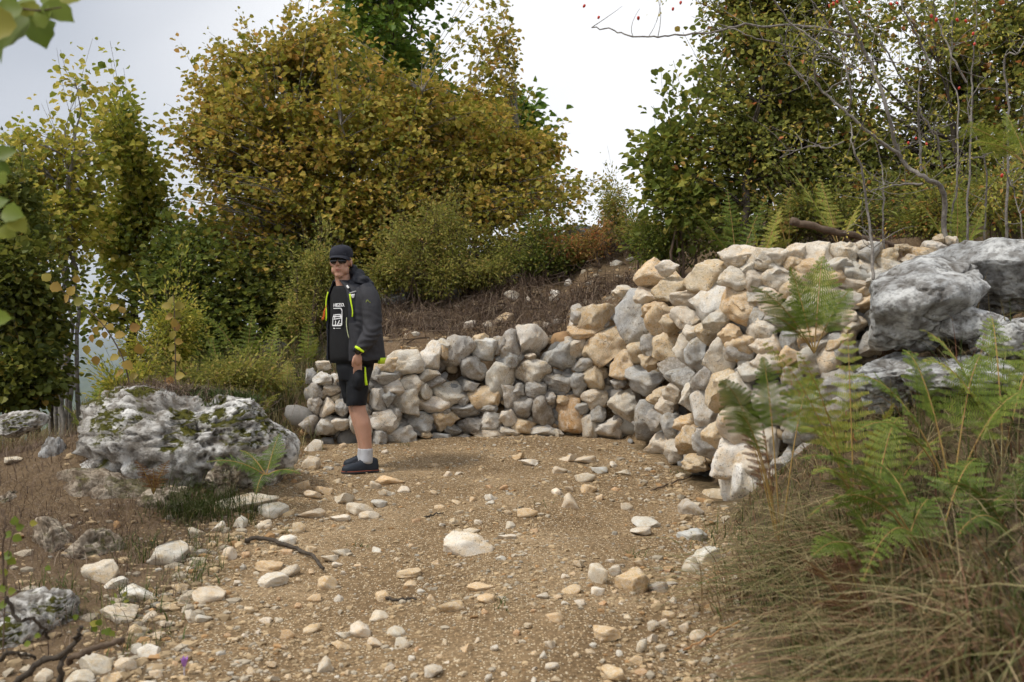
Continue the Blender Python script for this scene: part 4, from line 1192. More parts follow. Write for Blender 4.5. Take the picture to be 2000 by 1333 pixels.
# turf on top of the boulder
r_ = np.random.default_rng(77)
bw = co_np(bo)
def on_boulder(P):
    z = np.empty(len(P))
    for k, p in enumerate(P):
        d_ = np.hypot(bw[:, 0] - p[0], bw[:, 1] - p[1])
        z[k] = bw[d_ < 0.04, 2].max() if (d_ < 0.04).any() else hgt(p[0], p[1])
    return np.concatenate([P, z[:, None] - 0.008], 1)
tp = on_boulder(np.stack([r_.normal(-2.28, 0.24, 260), r_.normal(6.95, 0.14, 260)], -1))
grass_patch('tuft', 'dry brown turf growing on top of the lichened boulder', tp, 0.05, 0.17, (0, -0.2), 0.8, 0.005, 0.5, 0.25, 20, M_dead, 0.7, 'grass', 6, 0.03)
tp = on_boulder(np.stack([r_.normal(-2.02, 0.13, 120), r_.normal(6.90, 0.10, 120)], -1))
grass_patch('tuft', 'green cushion of low plants on top of the lichened boulder', tp, 0.03, 0.09, (0, 0), 0.8, 0.010, 0.07, 0.08, 21, None, 0.5, 'plant', 10, 0.025)
# stray weeds at the foot of the wall and along the track
wp = np.concatenate([np.tile(ground_hit(a, b), (6, 1)) for a, b in ((790, 872), (1330, 925), (1060, 985), (700, 1070), (420, 1120), (900, 848), (1240, 1085), (560, 1040), (350, 1175), (980, 1190))])
grass_patch('weed', 'thin green weeds sprouting along the foot of the wall and the track', wp, 0.03, 0.10, (0, -0.1), 0.6, 0.006, 0.1, 0.12, 22, per=2, clump=0.03, cat='weed')

grass_patch('weed', 'green weeds and grass between the stones in the bottom corner', scatter(41, 260, -2.3, -1.05, 3.5, 5.6, lambda x, y, r: (x < path_edges(y)[0] + 0.1) & (fbm(np.stack([x * 2, y * 2, 0 * x], -1), 2, 6) > 0.02)), 0.05, 0.20, (0.1, -0.15), 0.6, 0.007, 0.22, 0.2, 23, per=6, clump=0.04, cat='weed')
# ---- ferns
M_fern = leaf_mat('fern_green', [(0.0, (0.064, 0.116, 0.019)), (0.4, (0.158, 0.222, 0.031)), (0.7, (0.306, 0.348, 0.058)), (0.88, (0.475, 0.433, 0.090)), (1.0, (0.380, 0.200, 0.064))], 0.35, 0.5)
M_fernstem = plain('fern_stem', (0.34, 0.22, 0.07), 0.6)
M_fern_dead = leaf_mat('fern_dead', [(0.0, (0.10, 0.05, 0.03)), (0.5, (0.22, 0.11, 0.055)), (1.0, (0.34, 0.20, 0.09))], 0.2, 0.7)

def frond(base, tip, arch, width, r, tmu, npin=14, t0=0.28, roll=0.0, sag=0.12):
    """one bipinnate frond: returns stalk curve and pinnule mesh"""
    base, tip = np.asarray(base, float), np.asarray(tip, float)
    Lf = np.linalg.norm(tip - base)
    mid = (base + tip) / 2 + np.array([0, 0, arch * Lf])
    C = bez(base, mid, tip, 18)
    VV, QQ, TT, off = [], [], [], 0
    for i in range(npin):
        s = i / (npin - 1)
        t = t0 + (1 - t0) * s * 0.985
        p = (1 - t) ** 2 * base + 2 * t * (1 - t) * mid + t * t * tip
        tg = 2 * (1 - t) * (mid - base) + 2 * t * (tip - mid); tg /= np.linalg.norm(tg)
        sd = np.cross(tg, np.array([0, 0, 1.0])); sd /= np.linalg.norm(sd) + 1e-9
        nn = np.cross(sd, tg)
        sd = sd * math.cos(roll) + nn * math.sin(roll)
        nn = np.cross(sd, tg)
        pl = width * (0.10 + 0.90 * (1 - s) ** 0.85) * (0.75 + 0.25 * min(1, s * 6)) * r.uniform(0.88, 1.1)
        for sg in (-1, 1):
            dr = sd * sg + tg * (0.30 + 0.25 * s) + nn * r.normal() * 0.16
            dr /= np.linalg.norm(dr)
            m = max(4, int(pl / max(0.0095, width * 0.062)))
            k = np.arange(m)
            u = (k + 0.6) / (m + 0.4)
            q = p + dr * (pl * u)[:, None] - np.array([0, 0, 1.0]) * (sag * pl * u ** 2)[:, None]
            pw = np.cross(nn, dr); pw /= np.linalg.norm(pw) + 1e-9
            sl = (pl * 0.12 + width * 0.065) * (1 - u * 0.85) + 0.003
            hw = pl / m * 0.36
            tint = np.clip(r.normal(tmu, 0.10, m), 0, 1)
            for s2 in (-1, 1):
                e = pw * s2 + dr * 0.45; e /= np.linalg.norm(e)
                a = q - dr * hw
                b = q + dr * hw
                c = q + e * sl[:, None] + dr * hw * 0.5 - nn * (sl * 0.15)[:, None]
                dd = q + e * (sl * 0.75)[:, None] - dr * hw * 0.7
                V = np.stack([a, b, c, dd], 1).reshape(-1, 3)
                VV.append(V); QQ.append((np.arange(m) * 4)[:, None] + np.array([[0, 1, 2, 3]]) + off); off += 4 * m
                TT.append(np.repeat(tint, 4))
    return C, np.concatenate(VV), np.concatenate(QQ), np.concatenate(TT)

def fern(label, bpx, bpy_, d, fronds, tmu=0.45, seed=1, mat=None, stem_r=0.0045, snap=True, group='ferns', t0=0.28, npin=14, name='fern', sprawl=0.0):
    r = np.random.default_rng(seed)
    b = at(bpx, bpy_, d)
    if snap: b[2] = min(b[2], hgt(b[0], b[1]) + 0.0) if hgt(b[0], b[1]) > b[2] - 0.6 else b[2]
    root = empty(name, b)
    for (px, py, dd, arch, w) in fronds:
        if sprawl:
            px, py, arch = bpx + (px - bpx) * (1 + 0.35 * sprawl) + r.normal() * 12, py + 45 * sprawl, arch + 0.22 * sprawl
        tip = at(px, py, d + dd)
        C, V, Q, T = frond(b, tip, arch, w, r, tmu + r.normal() * 0.06, npin=npin, t0=t0, roll=r.normal() * 0.25)
        f = link('frond', mesh_np('frond', V - b, Q, False, {'tint': T}), mat or M_fern, root)
        sv, sq = tubes([(C - b, np.linspace(stem_r, stem_r * 0.25, len(C)))], 5)
        link('stalk', mesh_np('stalk', sv, sq), M_fernstem, f)
    tag(root, label, 'fern', group)
    return root

fern('pale yellow-green fern arching in front of the stone pile', 1668, 850, 4.6, [(1495, 672, -0.1, 0.26, 0.17), (1655, 640, 0.2, 0.10, 0.15), (1560, 690, -0.2, 0.22, 0.13), (1745, 790, -0.1, 0.25, 0.13)], 0.74, 301)
fern('tall thin stemmed dark fern in front of the wall corner', 1525, 1010, 4.7, [(1440, 700, -0.1, 0.16, 0.16), (1575, 690, 0.15, 0.14, 0.15), (1500, 655, 0.1, 0.10, 0.14), (1455, 760, -0.2, 0.22, 0.13)], 0.30, 302, sprawl=1.0, t0=0.5)
fern('grey green feathery fern on the stone pile above the pale fern', 1590, 690, 5.3, [(1470, 560, -0.2, 0.22, 0.17), (1605, 505, 0.1, 0.08, 0.20), (1545, 525, 0.0, 0.10, 0.17), (1660, 565, 0.1, 0.16, 0.16), (1500, 615, -0.2, 0.2, 0.15)], 0.36, 303)
fern('large green fern spreading low over the shaded bank', 1822, 1130, 3.6, [(1640, 850, -0.1, 0.22, 0.17), (1640, 965, -0.3, 0.28, 0.15), (1990, 930, 0.1, 0.25, 0.16), (1740, 860, 0.25, 0.15, 0.15), (1905, 850, 0.3, 0.15, 0.15), (1720, 1090, -0.5, 0.3, 0.12)], 0.30, 304, sprawl=1.0, t0=0.4)
fern('bright green fern standing before the flat grey ledge', 1860, 900, 4.1, [(1700, 690, 0.0, 0.22, 0.17), (1790, 640, 0.2, 0.16, 0.16), (1900, 650, 0.2, 0.12, 0.16), (1985, 720, 0.0, 0.22, 0.16), (1720, 800, -0.2, 0.28, 0.14)], 0.42, 305, sprawl=1.0, t0=0.35)
fern('yellow-green fern with a rusty tip before the long pale boulder', 1960, 800, 4.2, [(1850, 600, 0.2, 0.14, 0.15), (1925, 575, 0.3, 0.1, 0.15), (1840, 660, 0.0, 0.22, 0.14), (2030, 610, 0.2, 0.15, 0.15)], 0.56, 306, sprawl=1.0)
fern('yellow tinged fern fronds below the bright green fern', 1700, 950, 4.2, [(1600, 790, 0.0, 0.28, 0.14), (1745, 770, 0.2, 0.2, 0.14), (1830, 800, 0.1, 0.25, 0.13), (1625, 880, -0.2, 0.3, 0.12)], 0.55, 307, sprawl=1.0)
fern('dark green fern cut by the picture edge low on the bank', 1990, 1080, 3.5, [(1880, 900, 0.1, 0.22, 0.15), (2030, 830, 0.1, 0.15, 0.15), (1900, 1000, -0.2, 0.28, 0.13)], 0.24, 308, sprawl=1.0)
fern('slender fern with yellow stems at the foot of the bank ferns', 1745, 1180, 3.5, [(1690, 940, 0.1, 0.15, 0.13), (1800, 930, 0.2, 0.12, 0.14), (1620, 1040, -0.2, 0.3, 0.12)], 0.36, 309, sprawl=1.0, t0=0.45)
fern('withered brown fern hanging before the wall corner', 1515, 960, 4.9, [(1440, 800, -0.1, 0.25, 0.11), (1490, 830, 0.0, 0.2, 0.10)], 0.3, 310, M_fern_dead)
fern('withered brown fern collapsed in the grass tussock', 1700, 1200, 3.3, [(1560, 1090, -0.2, 0.2, 0.12), (1640, 1060, 0.1, 0.2, 0.12), (1590, 1180, -0.3, 0.25, 0.10)], 0.4, 311, M_fern_dead)
fern('withered brown fern in the corner of the shaded bank', 1900, 1290, 2.9, [(1740, 1170, 0.1, 0.25, 0.11), (1850, 1120, 0.2, 0.2, 0.12), (1990, 1180, 0.1, 0.2, 0.12)], 0.25, 312, M_fern_dead)
fern('bright green fern growing out of the end of the lichened boulder', 520, 930, 6.15, [(405, 902, -0.15, 0.22, 0.13), (545, 848, 0.2, 0.10, 0.13), (585, 925, -0.1, 0.25, 0.12), (470, 880, 0.1, 0.25, 0.10), (500, 965, -0.3, 0.3, 0.10)], 0.18, 313, snap=False, t0=0.15)
fern('rusty orange fern under the front of the lichened boulder', 300, 965, 6.0, [(265, 900, -0.2, 0.2, 0.07), (300, 915, -0.25, 0.2, 0.06), (330, 900, -0.1, 0.2, 0.07)], 0.6, 314, M_fern_dead, snap=False, t0=0.15, npin=11)
fern('upright yellow-green fern behind the wall top', 1487, 500, 8.4, [(1525, 405, 0.1, 0.08, 0.16), (1470, 440, 0.0, 0.10, 0.14), (1545, 470, 0.0, 0.3, 0.13), (1460, 480, -0.1, 0.25, 0.10)], 0.76, 315)
fern('tall yellow fern rising beside the fallen log', 1640, 470, 8.2, [(1545, 335, 0.1, 0.12, 0.19), (1600, 345, 0.3, 0.06, 0.17), (1680, 400, 0.1, 0.2, 0.14)], 0.76, 316)
fern('dark green ferns under the tall dark tree', 1440, 470, 9.2, [(1340, 400, 0, 0.2, 0.16), (1420, 370, 0.2, 0.12, 0.16), (1500, 380, 0.1, 0.15, 0.16), (1370, 440, -0.2, 0.25, 0.14)], 0.35, 317)
fern('rusty fern frond among the dark ferns behind the wall top', 1540, 460, 8.8, [(1500, 370, 0, 0.2, 0.13), (1545, 365, 0.1, 0.15, 0.13)], 0.9, 318)
fern('pale fern fronds hanging in front of the rose stems at the picture edge', 2010, 330, 5.6, [(1880, 245, 0, 0.2, 0.16), (1960, 215, 0.1, 0.15, 0.16), (1890, 280, -0.1, 0.25, 0.14), (2020, 200, .1, .1, .15)], 0.58, 319, snap=False)
fern('olive fern behind the long pale boulder', 1870, 450, 6.6, [(1800, 400, 0, 0.2, 0.13), (1870, 370, 0.1, 0.12, 0.14), (1930, 400, 0, 0.2, 0.13)], 0.55, 320)
for i, (px, py, d, tm, lb) in enumerate((
        (185, 830, 7.9, 0.6, 'yellow-green fern at the far left shoulder of the lichened boulder'), (330, 790, 8.3, 0.7, 'golden fern in the dry grass over the lichened boulder'),
        (560, 780, 9.8, 0.82, 'golden fern in the grass just left of the wall end'), (520, 720, 10.6, 0.66, 'yellow-green fern on the slope behind the wall end'),
        (600, 690, 10.8, 0.62, 'yellow-green fern close behind the man'), (480, 690, 11.2, 0.5, 'green fern below the dark layered bush'),
        (430, 720, 10.6, 0.45, 'green fern above the lichened boulder'), (570, 640, 11.6, 0.52, 'olive fern under the dark layered bush'),
        (400, 770, 9.6, 0.75, 'golden fern behind the turf of the boulder'), (500, 790, 9.4, 0.6, 'olive fern between the boulder and the wall end'))):
    rr = random.Random(400 + i)
    b = ground_hit(px, py, d - 0.3) if False else at(px, py, d)
    fern(lb, px, py, d, [(px + rr.uniform(-75, -25), py - rr.uniform(25, 70), 0, 0.25, 0.17), (px + rr.uniform(20, 75), py - rr.uniform(25, 70), 0, 0.25, 0.17), (px + rr.uniform(-20, 20), py - rr.uniform(60, 95), 0.2, 0.15, 0.16), (px + rr.uniform(-50, 50), py - 20, -0.4, 0.3, 0.14)], tm, 400 + i, group='ferns on the slope behind the wall', npin=12)

# ---- the rose bush, stem by stem
rose = empty('rose_bush', gpos(at(1842, 370, 6.3)[0] + 0.05, 6.3))
rb = np.array(rose.location)
RB = [
    ([(920, 1150), (910, 990), (830, 930), (740, 880), (680, 800), (640, 640), (590, 480), (530, 330), (470, 200), (410, 60), (370, -80)], 21, 0.0),
    ([(680, 800), (600, 750), (480, 650), (380, 560), (270, 460), (240, 380), (235, 300), (262, 240)], 13, -0.1),
    ([(415, 580), (435, 500), (415, 380), (385, 270), (330, 150), (240, 20), (200, -60)], 9, 0.1),
    ([(300, 480), (400, 410), (500, 330), (640, 320), (830, 370)], 7, -0.1),
    ([(450, 185), (330, 160), (150, 132), (0, 140), (-150, 134), (-270, 165), (-430, 182), (-570, 188), (-700, 192), (-800, 158), (-920, 140)], 10, -0.2),
    ([(-20, -60), (30, 0), (120, 120), (280, 240), (400, 330), (520, 385)], 8, -0.4),
    ([(790, 490), (720, 440), (660, 350), (600, 240), (540, 150), (470, 115)], 9, 0.1),
    ([(800, 890), (785, 700), (780, 560), (795, 400)], 11, 0.05),
    ([(905, 870), (880, 720), (810, 620), (790, 560)], 10, 0.15),
    ([(1040, 1150), (1060, 580), (1060, 400), (1075, 240), (1090, 80)], 10, 0.2),
    ([(1030, 430), (960, 300), (910, 180), (870, 50), (860, -60)], 9, 0.1),
    ([(540, 1300), (520, 1100), (490, 900), (440, 760), (430, 640)], 12, -0.3),
    ([(800, 960), (700, 960), (620, 975), (530, 1000)], 10, -0.2),
    ([(850, 360), (800, 240), (740, 120), (690, 10), (670, -60)], 9, -0.15),
    ([(950, 1150), (980, 980), (990, 560), (950, 400), (960, 150), (970, -40)], 9, 0.4),
    ([(1240, 1200), (1250, 900), (1250, 560), (1235, 300), (1300, 280), (1340, 200)], 13, 0.5),
    ([(1320, 1160), (1300, 1090), (1270, 980), (1220, 880), (1160, 800)], 6, -0.3),
    ([(400, 740), (300, 770), (200, 765), (60, 830)], 6, -0.1),
    ([(60, 180), (100, 290), (140, 370), (210, 450), (230, 520)], 6, -0.2),
    ([(1130, 1150), (1140, 900), (1090, 740), (1040, 560), (1100, 440), (1180, 360)], 8, 0.3),
    ([(680, 800), (740, 760), (870, 690), (960, 640)], 5, 0.2),
    ([(600, 1250), (600, 1000), (590, 860), (560, 740)], 9, 0.3),
    ([(-200, 140), (-60, 200), (120, 240), (330, 310)], 5, -0.3),
    ([(930, 880), (1040, 830), (1160, 810), (1250, 780)], 6, 0.1),
]
curves, twig = [], []
hips_at = []
r_ = np.random.default_rng(5)
LPs, LDs = [], []
for k, (pts, rad, dz) in enumerate(RB):
    if pts[0][1] >= 1100: pts = [(pts[0][0] + 10, 1460)] + pts
    P3 = np.array([at(1500 + u / 2.666, v / 2.666, 6.3 + dz + 0.06 * math.sin(i * 1.7 + k)) for i, (u, v) in enumerate(pts)])
    c = catmull(P3, 5)
    n = len(c)
    c = c + r_.normal(size=c.shape) * 0.004
    r0 = rad / 2.666 / F * 6.3 / 2 * 1.35
    curves.append((c - rb, np.linspace(r0, max(r0 * 0.45, 0.0022), n)))
    for _ in range(9):
        i = int(r_.integers(n // 5, n))
        L = r_.uniform(0.10, 0.42)
        d = r_.normal(size=3) * np.array([1, 0.6, 0.6]) + np.array([0, 0, 0.55])
        d /= np.linalg.norm(d)
        e = c[i] + d * L
        m = c[i] + d * L * 0.5 + r_.normal(size=3) * 0.05
        tc_ = bez(c[i], m, e, 6)
        twig.append((tc_ - rb, np.linspace(0.0028, 0.001, 6)))
        if r_.random() < 0.62:
            q = tc_[r_.integers(2, 6, 9)] + r_.normal(size=(9, 3)) * 0.03
            LPs.append(q - rb); LDs.append(r_.normal(size=(9, 3)) + np.array([0, 0, -0.3]))
for (cv, rd) in curves:
    V, Q = tubes([(cv, rd)], 6)
    link('stem', mesh_np('stem', V, Q), M_bark_rose, rose)
V, Q = tubes(twig, 4)
tag(link('twig', mesh_np('twig', V, Q), M_bark_rose, rose), kind='stuff')
LPs, LDs = np.concatenate(LPs), np.concatenate(LDs)
V, Q, T = leaf_cloud(LPs, LDs, r_.normal(size=LPs.shape) + np.array([0, 0, 1]), r_.uniform(0.018, 0.034, len(LPs)), np.clip(r_.normal(0.62, 0.2, len(LPs)), 0, 1), 'long')
link('foliage', mesh_np('foliage', V, Q, False, {'tint': T}), M_yellowgreen, rose)
M_hip = plain('rose_hip_red', (0.55, 0.045, 0.02), 0.3, 0.5, 0.2, 30)
V, T_ = ico(2)
V = V * np.array([0.85, 0.85, 1.15])
V = V + np.array([0, 0, 1]) * (np.clip(-V[:, 2:3] - 0.9, 0, 1) * -0.9)
hipm = mesh_np('rose_hip', V, T_)
hipm.materials.append(M_hip)
for (u, v) in [(340, 20), (320, 32), (360, 10), (640, 22), (672, 18), (850, 85), (876, 104), (985, 105), (1030, 110), (1075, 230), (1068, 176), (1218, 915), (475, 12), (995, 460), (825, 750), (770, 720), (730, 745),
               (-957, 32), (-882, 92), (-675, 95), (-495, 48), (-455, 15)]:
    o = link('rose_hip', hipm, None, rose)
    o.location = at(1500 + u / 2.666, v / 2.666, 6.2 + r_.normal() * 0.05) - rb
    s = r_.uniform(0.008, 0.012); o.scale = (s, s, s)
    o.rotation_euler = (r_.uniform(-.5, .5), r_.uniform(-.5, .5), 0)
tag(rose, 'wild rose bush with bare grey branches and red hips above the long pale boulder', 'rose bush')

# ---- log, sticks, dead branches
def stick(name, pts, rad, mat, label, cat, group=None, end=None, sides=8, taper=0.6, rough=0.004):
    P = np.array(pts, float)
    c = catmull(P, 6)
    c[1:-1] += np.random.default_rng(len(c)).normal(size=(len(c) - 2, 3)) * rough
    b = c.mean(0)
    rr = np.linspace(rad, rad * taper, len(c)) * (1 + 0.08 * np.sin(np.arange(len(c)) * 1.9))
    V, Q = tubes([(c - b, rr)], sides)
    n = len(c)
    cap = [np.array([[*range(sides)][::-1]]), np.array([[(n - 1) * sides + i for i in range(sides)]])]
    me = mesh_np(name, V, [Q] + cap)
    o = link(name, me, mat)
    o.location = b
    return tag(o, label, cat, group)
stick('fallen_log', [at(1545, 432, 7.5), at(1600, 446, 7.5), at(1680, 463, 7.55), at(1750, 482, 7.7)], 0.032, M_bark_brown, 'fallen grey log with a broken end lying across the stone pile', 'log', taper=0.7)
M_wood = bark('pale_wood', (0.40, 0.30, 0.20), (0.60, 0.50, 0.38), 40)
g1 = [ground_hit(a, b) + np.array([0, 0, 0.018]) for a, b in ((478, 1064), (520, 1060), (572, 1078), (612, 1098), (632, 1118))]
stick('root', g1, 0.013, M_bark_dark, 'dark crooked root lying on the track below the lichened boulder', 'stick', 'sticks on the ground')
g1 = [ground_hit(a, b) + np.array([0, 0, 0.010]) for a, b in ((736, 1170), (765, 1177), (790, 1174), (812, 1176))]
stick('stick', g1, 0.008, M_bark_dark, 'short black stick lying halfway across the track', 'stick', 'sticks on the ground')
g1 = [ground_hit(a, b) + np.array([0, 0, 0.010]) for a, b in ((826, 1016), (845, 1010), (866, 1005))]
stick('stick', g1, 0.006, M_bark_dark, 'thin dark twig on the track above the large flat white rock', 'stick', 'sticks on the ground')
g1 = [ground_hit(1270, 962) + np.array([0, 0, 0.01]), ground_hit(1310, 950) + np.array([0, 0, 0.02]), ground_hit(1350, 935) + np.array([0, 0, 0.015])]
stick('stick', g1, 0.007, M_bark_brown, 'brown stick lying at the foot of the wall near its corner', 'stick', 'sticks on the ground')
stick('dry_stalk', [at(1335, 1270, 3.75), at(1390, 1240, 3.6), at(1445, 1212, 3.45)], 0.004, plain('orange_stalk', (0.42, 0.22, 0.09), 0.7), 'orange dry stalk leaning from the grass tussock over the track', 'stalk', 'sticks on the ground')
def cr(u, v, d): return at(u / 3.775, 980 + v / 3.775, d)
stick('dead_branch', [cr(60, 1400, 3.5), cr(180, 1290, 3.5), cr(300, 1180, 3.5), cr(450, 1130, 3.5), cr(560, 1020, 3.5), cr(600, 920, 3.5)], 0.013, M_bark_dark, 'dark forked dead branch in the bottom corner of the picture', 'branch', 'dead branches in the corner')
stick('dead_branch', [cr(430, 1420, 3.5), cr(445, 1300, 3.5), cr(460, 1180, 3.5), cr(520, 1090, 3.55)], 0.012, M_bark_dark, 'short upright dark dead branch crossing the forked one', 'branch', 'dead branches in the corner')
stick('dead_branch', [cr(500, 1190, 3.6), cr(600, 1120, 3.6), cr(720, 1080, 3.65), cr(860, 1040, 3.7), cr(905, 1020, 3.75)], 0.012, M_bark_brown, 'brown dead branch with a pale broken end pointing at the track', 'branch', 'dead branches in the corner', taper=0.9)
stick('dead_branch', [cr(40, 700, 3.3), cr(110, 830, 3.3), cr(170, 880, 3.3), cr(250, 855, 3.35), cr(320, 950, 3.4), cr(360, 1010, 3.45)], 0.007, M_bark_dark, 'thin bent dead twig in front of the white boulders', 'branch', 'dead branches in the corner')
stick('dead_branch', [cr(0, 1180, 3.2), cr(60, 1110, 3.2), cr(150, 1120, 3.3), cr(260, 1160, 3.4)], 0.008, M_bark_dark, 'dark dead branch cut by the picture edge near the corner', 'branch', 'dead branches in the corner')
stick('dead_branch', [cr(30, 620, 3.2), cr(20, 300, 3.2), cr(50, 160, 3.2), cr(10, 60, 3.2)], 0.004, M_bark_brown, 'thin upright bramble stem along the picture edge', 'branch', 'dead branches in the corner')

# ---- sprigs with single leaves one can tell apart
def sprig(name, label, cat, stem_pts, leaves, size, mat, seed, group=None, rad=0.004, smat=None, shape='round', face=None):
    r = np.random.default_rng(seed)
    P = np.array(stem_pts, float)
    b = P[0].copy()
    root = empty(name, b)
    V, Q = tubes([(catmull(P, 5) - b, np.linspace(rad, rad * 0.4, (len(P) - 1) * 5 + 1))], 5)
    link('stem', mesh_np('stem', V, Q), smat or M_bark_brown, root)
    for (p, ang, s) in leaves:
        D = np.array([[math.cos(ang), r.normal() * 0.25, math.sin(ang)]])
        N = np.array([[r.normal() * 0.35, -0.9, 0.45 + r.normal() * 0.2]])
        p = np.asarray(p) - D[0] * size * s * 0.5
        # broad toothed blade, 14 points round a midrib
        D = D[0] / np.linalg.norm(D[0]); S = np.cross(D, N[0]); S /= np.linalg.norm(S); U = np.cross(S, D)
        L = size * s
        ts = np.linspace(0, 1, 8)
        wv = 0.46 * np.sin(np.pi * ts ** 0.78) * (1 + 0.10 * np.array([0, 1, -1, 1, -1, 1, -1, 0]))
        if shape == 'long': wv = wv * 0.55
        mid = [p + D * L * t_ + U * (-0.10 * L * t_ ** 2) for t_ in ts]
        lf = [m_ + S * L * w_ + U * L * w_ * 0.28 for m_, w_ in zip(mid, wv)]
        rt = [m_ - S * L * w_ + U * L * w_ * 0.28 for m_, w_ in zip(mid, wv)]
        V = np.array(mid + lf + rt)
        Q = [[i, i + 1, 8 + i + 1, 8 + i] for i in range(7)] + [[i, 16 + i, 16 + i + 1, i + 1] for i in range(7)]
        me = mesh_np('leaf', V - b, np.array(Q), True, {'tint': np.full(len(V), np.clip(r.normal(0.55, 0.2), 0, 1))})
        link('leaf', me, mat, root)
    tag(root, label, cat, group)
    return root
def lv(lst, d, jit=0.05, seed=0):
    r = random.Random(seed)
    return [(at(a, b, d + r.uniform(-jit, jit)), math.radians(g), s) for a, b, g, s in lst]
M_nearleaf = leaf_mat('near_green_leaf', [(0.0, (0.10, 0.16, 0.02)), (0.6, (0.20, 0.26, 0.035)), (1.0, (0.36, 0.33, 0.06))], 0.45, 0.45)
sprig('leafy_branch', 'overhanging green leaves in the top corner of the picture', 'branch', [at(-160, -60, 2.3), at(-40, -5, 2.3), at(60, 20, 2.3), at(120, 15, 2.25)],
      lv([(10, 25, 200, .9), (45, 10, 160, .8), (75, 62, -60, 1.1), (25, 65, 230, 1.2), (115, 25, -25, .95), (85, 30, 100, .8), (5, 95, 250, .9), (60, 35, -100, 1), (140, -5, 10, .7), (-5, 50, 180, 1), (100, -10, 30, .8), (25, 0, 90, .8)], 2.3, .12, 1), 0.082, M_nearleaf, 501, 'near leaves at the picture edge')
sprig('leafy_branch', 'green leaves reaching in from the picture edge at mid height', 'branch', [at(-160, 330, 2.4), at(-60, 380, 2.4), at(10, 425, 2.4)],
      lv([(12, 300, 20, .8), (5, 330, -30, .8), (25, 418, -10, .85), (35, 440, -40, .8), (15, 455, -20, .75), (-5, 400, 30, .9), (5, 350, -60, .6)], 2.4, .1, 2), 0.066, M_nearleaf, 502, 'near leaves at the picture edge')
sprig('leafy_branch', 'single green leaf at the picture edge over the dark bush', 'branch', [at(-120, 640, 2.4), at(-50, 635, 2.4), at(-10, 622, 2.4)],
      lv([(2, 622, 5, .8), (-25, 610, 40, .8)], 2.4, .05, 3), 0.06, M_nearleaf, 503, 'near leaves at the picture edge')
M_gold = leaf_mat('golden_leaf', [(0.0, (0.19, 0.20, 0.035)), (0.5, (0.38, 0.29, 0.055)), (1.0, (0.42, 0.21, 0.07))], 0.4, 0.5)
gb = at(265, 800, 7.6); gb[2] = hgt(gb[0], gb[1])
sprig('hazel_sapling', 'leaning sapling with golden and withered leaves behind the lichened boulder', 'sapling', [gb, at(250, 735, 7.6), at(222, 665, 7.6), at(180, 612, 7.6), at(130, 575, 7.6), at(85, 540, 7.6)],
      lv([(90, 542, 140, .9), (110, 562, -20, 1), (140, 568, 60, .9), (130, 585, 230, .8), (155, 590, 20, .9), (150, 545, 80, .7), (188, 645, 60, .8), (200, 632, 30, .8), (215, 640, -30, .8), (235, 655, 10, .9), (240, 690, -40, .9), (222, 700, 210, .8), (265, 640, 20, .9),
          (272, 680, 100, 1), (180, 662, -95, .7), (170, 684, -100, .8), (188, 705, -85, .8), (195, 672, -80, .7), (205, 655, -95, .6), (250, 715, -30, 1), (232, 730, 190, .9), (262, 735, 20, .8), (225, 600, 40, .8), (238, 605, 120, .7)], 7.6, .1, 4), 0.095, M_gold, 504, 'saplings behind the boulder', 0.007)
gb = at(343, 800, 7.9); gb[2] = hgt(gb[0], gb[1])
sprig('hazel_sapling', 'upright sapling with golden leaves right behind the lichened boulder', 'sapling', [gb, at(343, 730, 7.9), at(342, 660, 7.9), at(340, 590, 7.9), at(336, 575, 7.9)],
      lv([(336, 585, 90, .8), (325, 598, 170, .9), (352, 598, 10, .9), (348, 615, -20, .8), (330, 620, 200, .8), (345, 640, -70, .8), (338, 655, 250, .8), (350, 668, 0, .7), (335, 680, 190, .8), (346, 700, -40, .8), (338, 715, 220, .7), (352, 735, 10, .9), (330, 745, 170, .9), (340, 630, 90, .8)], 7.9, .1, 5), 0.095, M_gold, 505, 'saplings behind the boulder', 0.006)
sprig('bramble', 'green bramble leaves along the picture edge beside the white boulders', 'bramble', [cr(20, 1150, 3.3), cr(40, 700, 3.3), cr(70, 350, 3.3), cr(120, 150, 3.3)],
      [(cr(u, v, 3.3), math.radians(g), s) for u, v, g, s in ((110, 140, 100, .9), (150, 190, 20, .8), (250, 160, 0, .7), (60, 240, 160, .8), (130, 270, -30, .9), (50, 400, 180, 1), (90, 440, -40, .9), (30, 520, 200, .9), (355, 492, -20, .6), (20, 640, 190, .9), (90, 660, 10, .8), (20, 760, 180, .9), (280, 990, -10, .6), (200, 1050, 200, .7), (560, 850, 30, .6), (60, 870, -60, .7))],
      0.036, M_nearleaf, 506, None, 0.003)
sprig('seedling', 'yellow-green seedling on the stony ground at the bottom corner', 'seedling', [cr(730, 1030, 4.0), cr(740, 960, 4.0), cr(760, 920, 4.0)],
      [(cr(u, v, 4.0), math.radians(g), s) for u, v, g, s in ((690, 900, 160, 1), (730, 890, 60, .9), (700, 940, 220, .9), (800, 960, -20, 1), (830, 975, -40, .8), (760, 965, 250, .7))], 0.034, M_nearleaf, 507, 'seedlings', 0.002)
sprig('seedling', 'dark green feathery seedling beside the white rock', 'seedling', [cr(890, 880, 4.4), cr(890, 780, 4.4), cr(880, 700, 4.4)],
      [(cr(u, v, 4.4), math.radians(g), s) for u, v, g, s in ((850, 690, 130, .9), (830, 740, 170, .9), (860, 800, 200, 1), (920, 680, 50, .9), (940, 730, 20, .8), (930, 780, -10, .9), (880, 830, 250, .8))], 0.034, M_green, 508, 'seedlings', 0.002, shape='long')
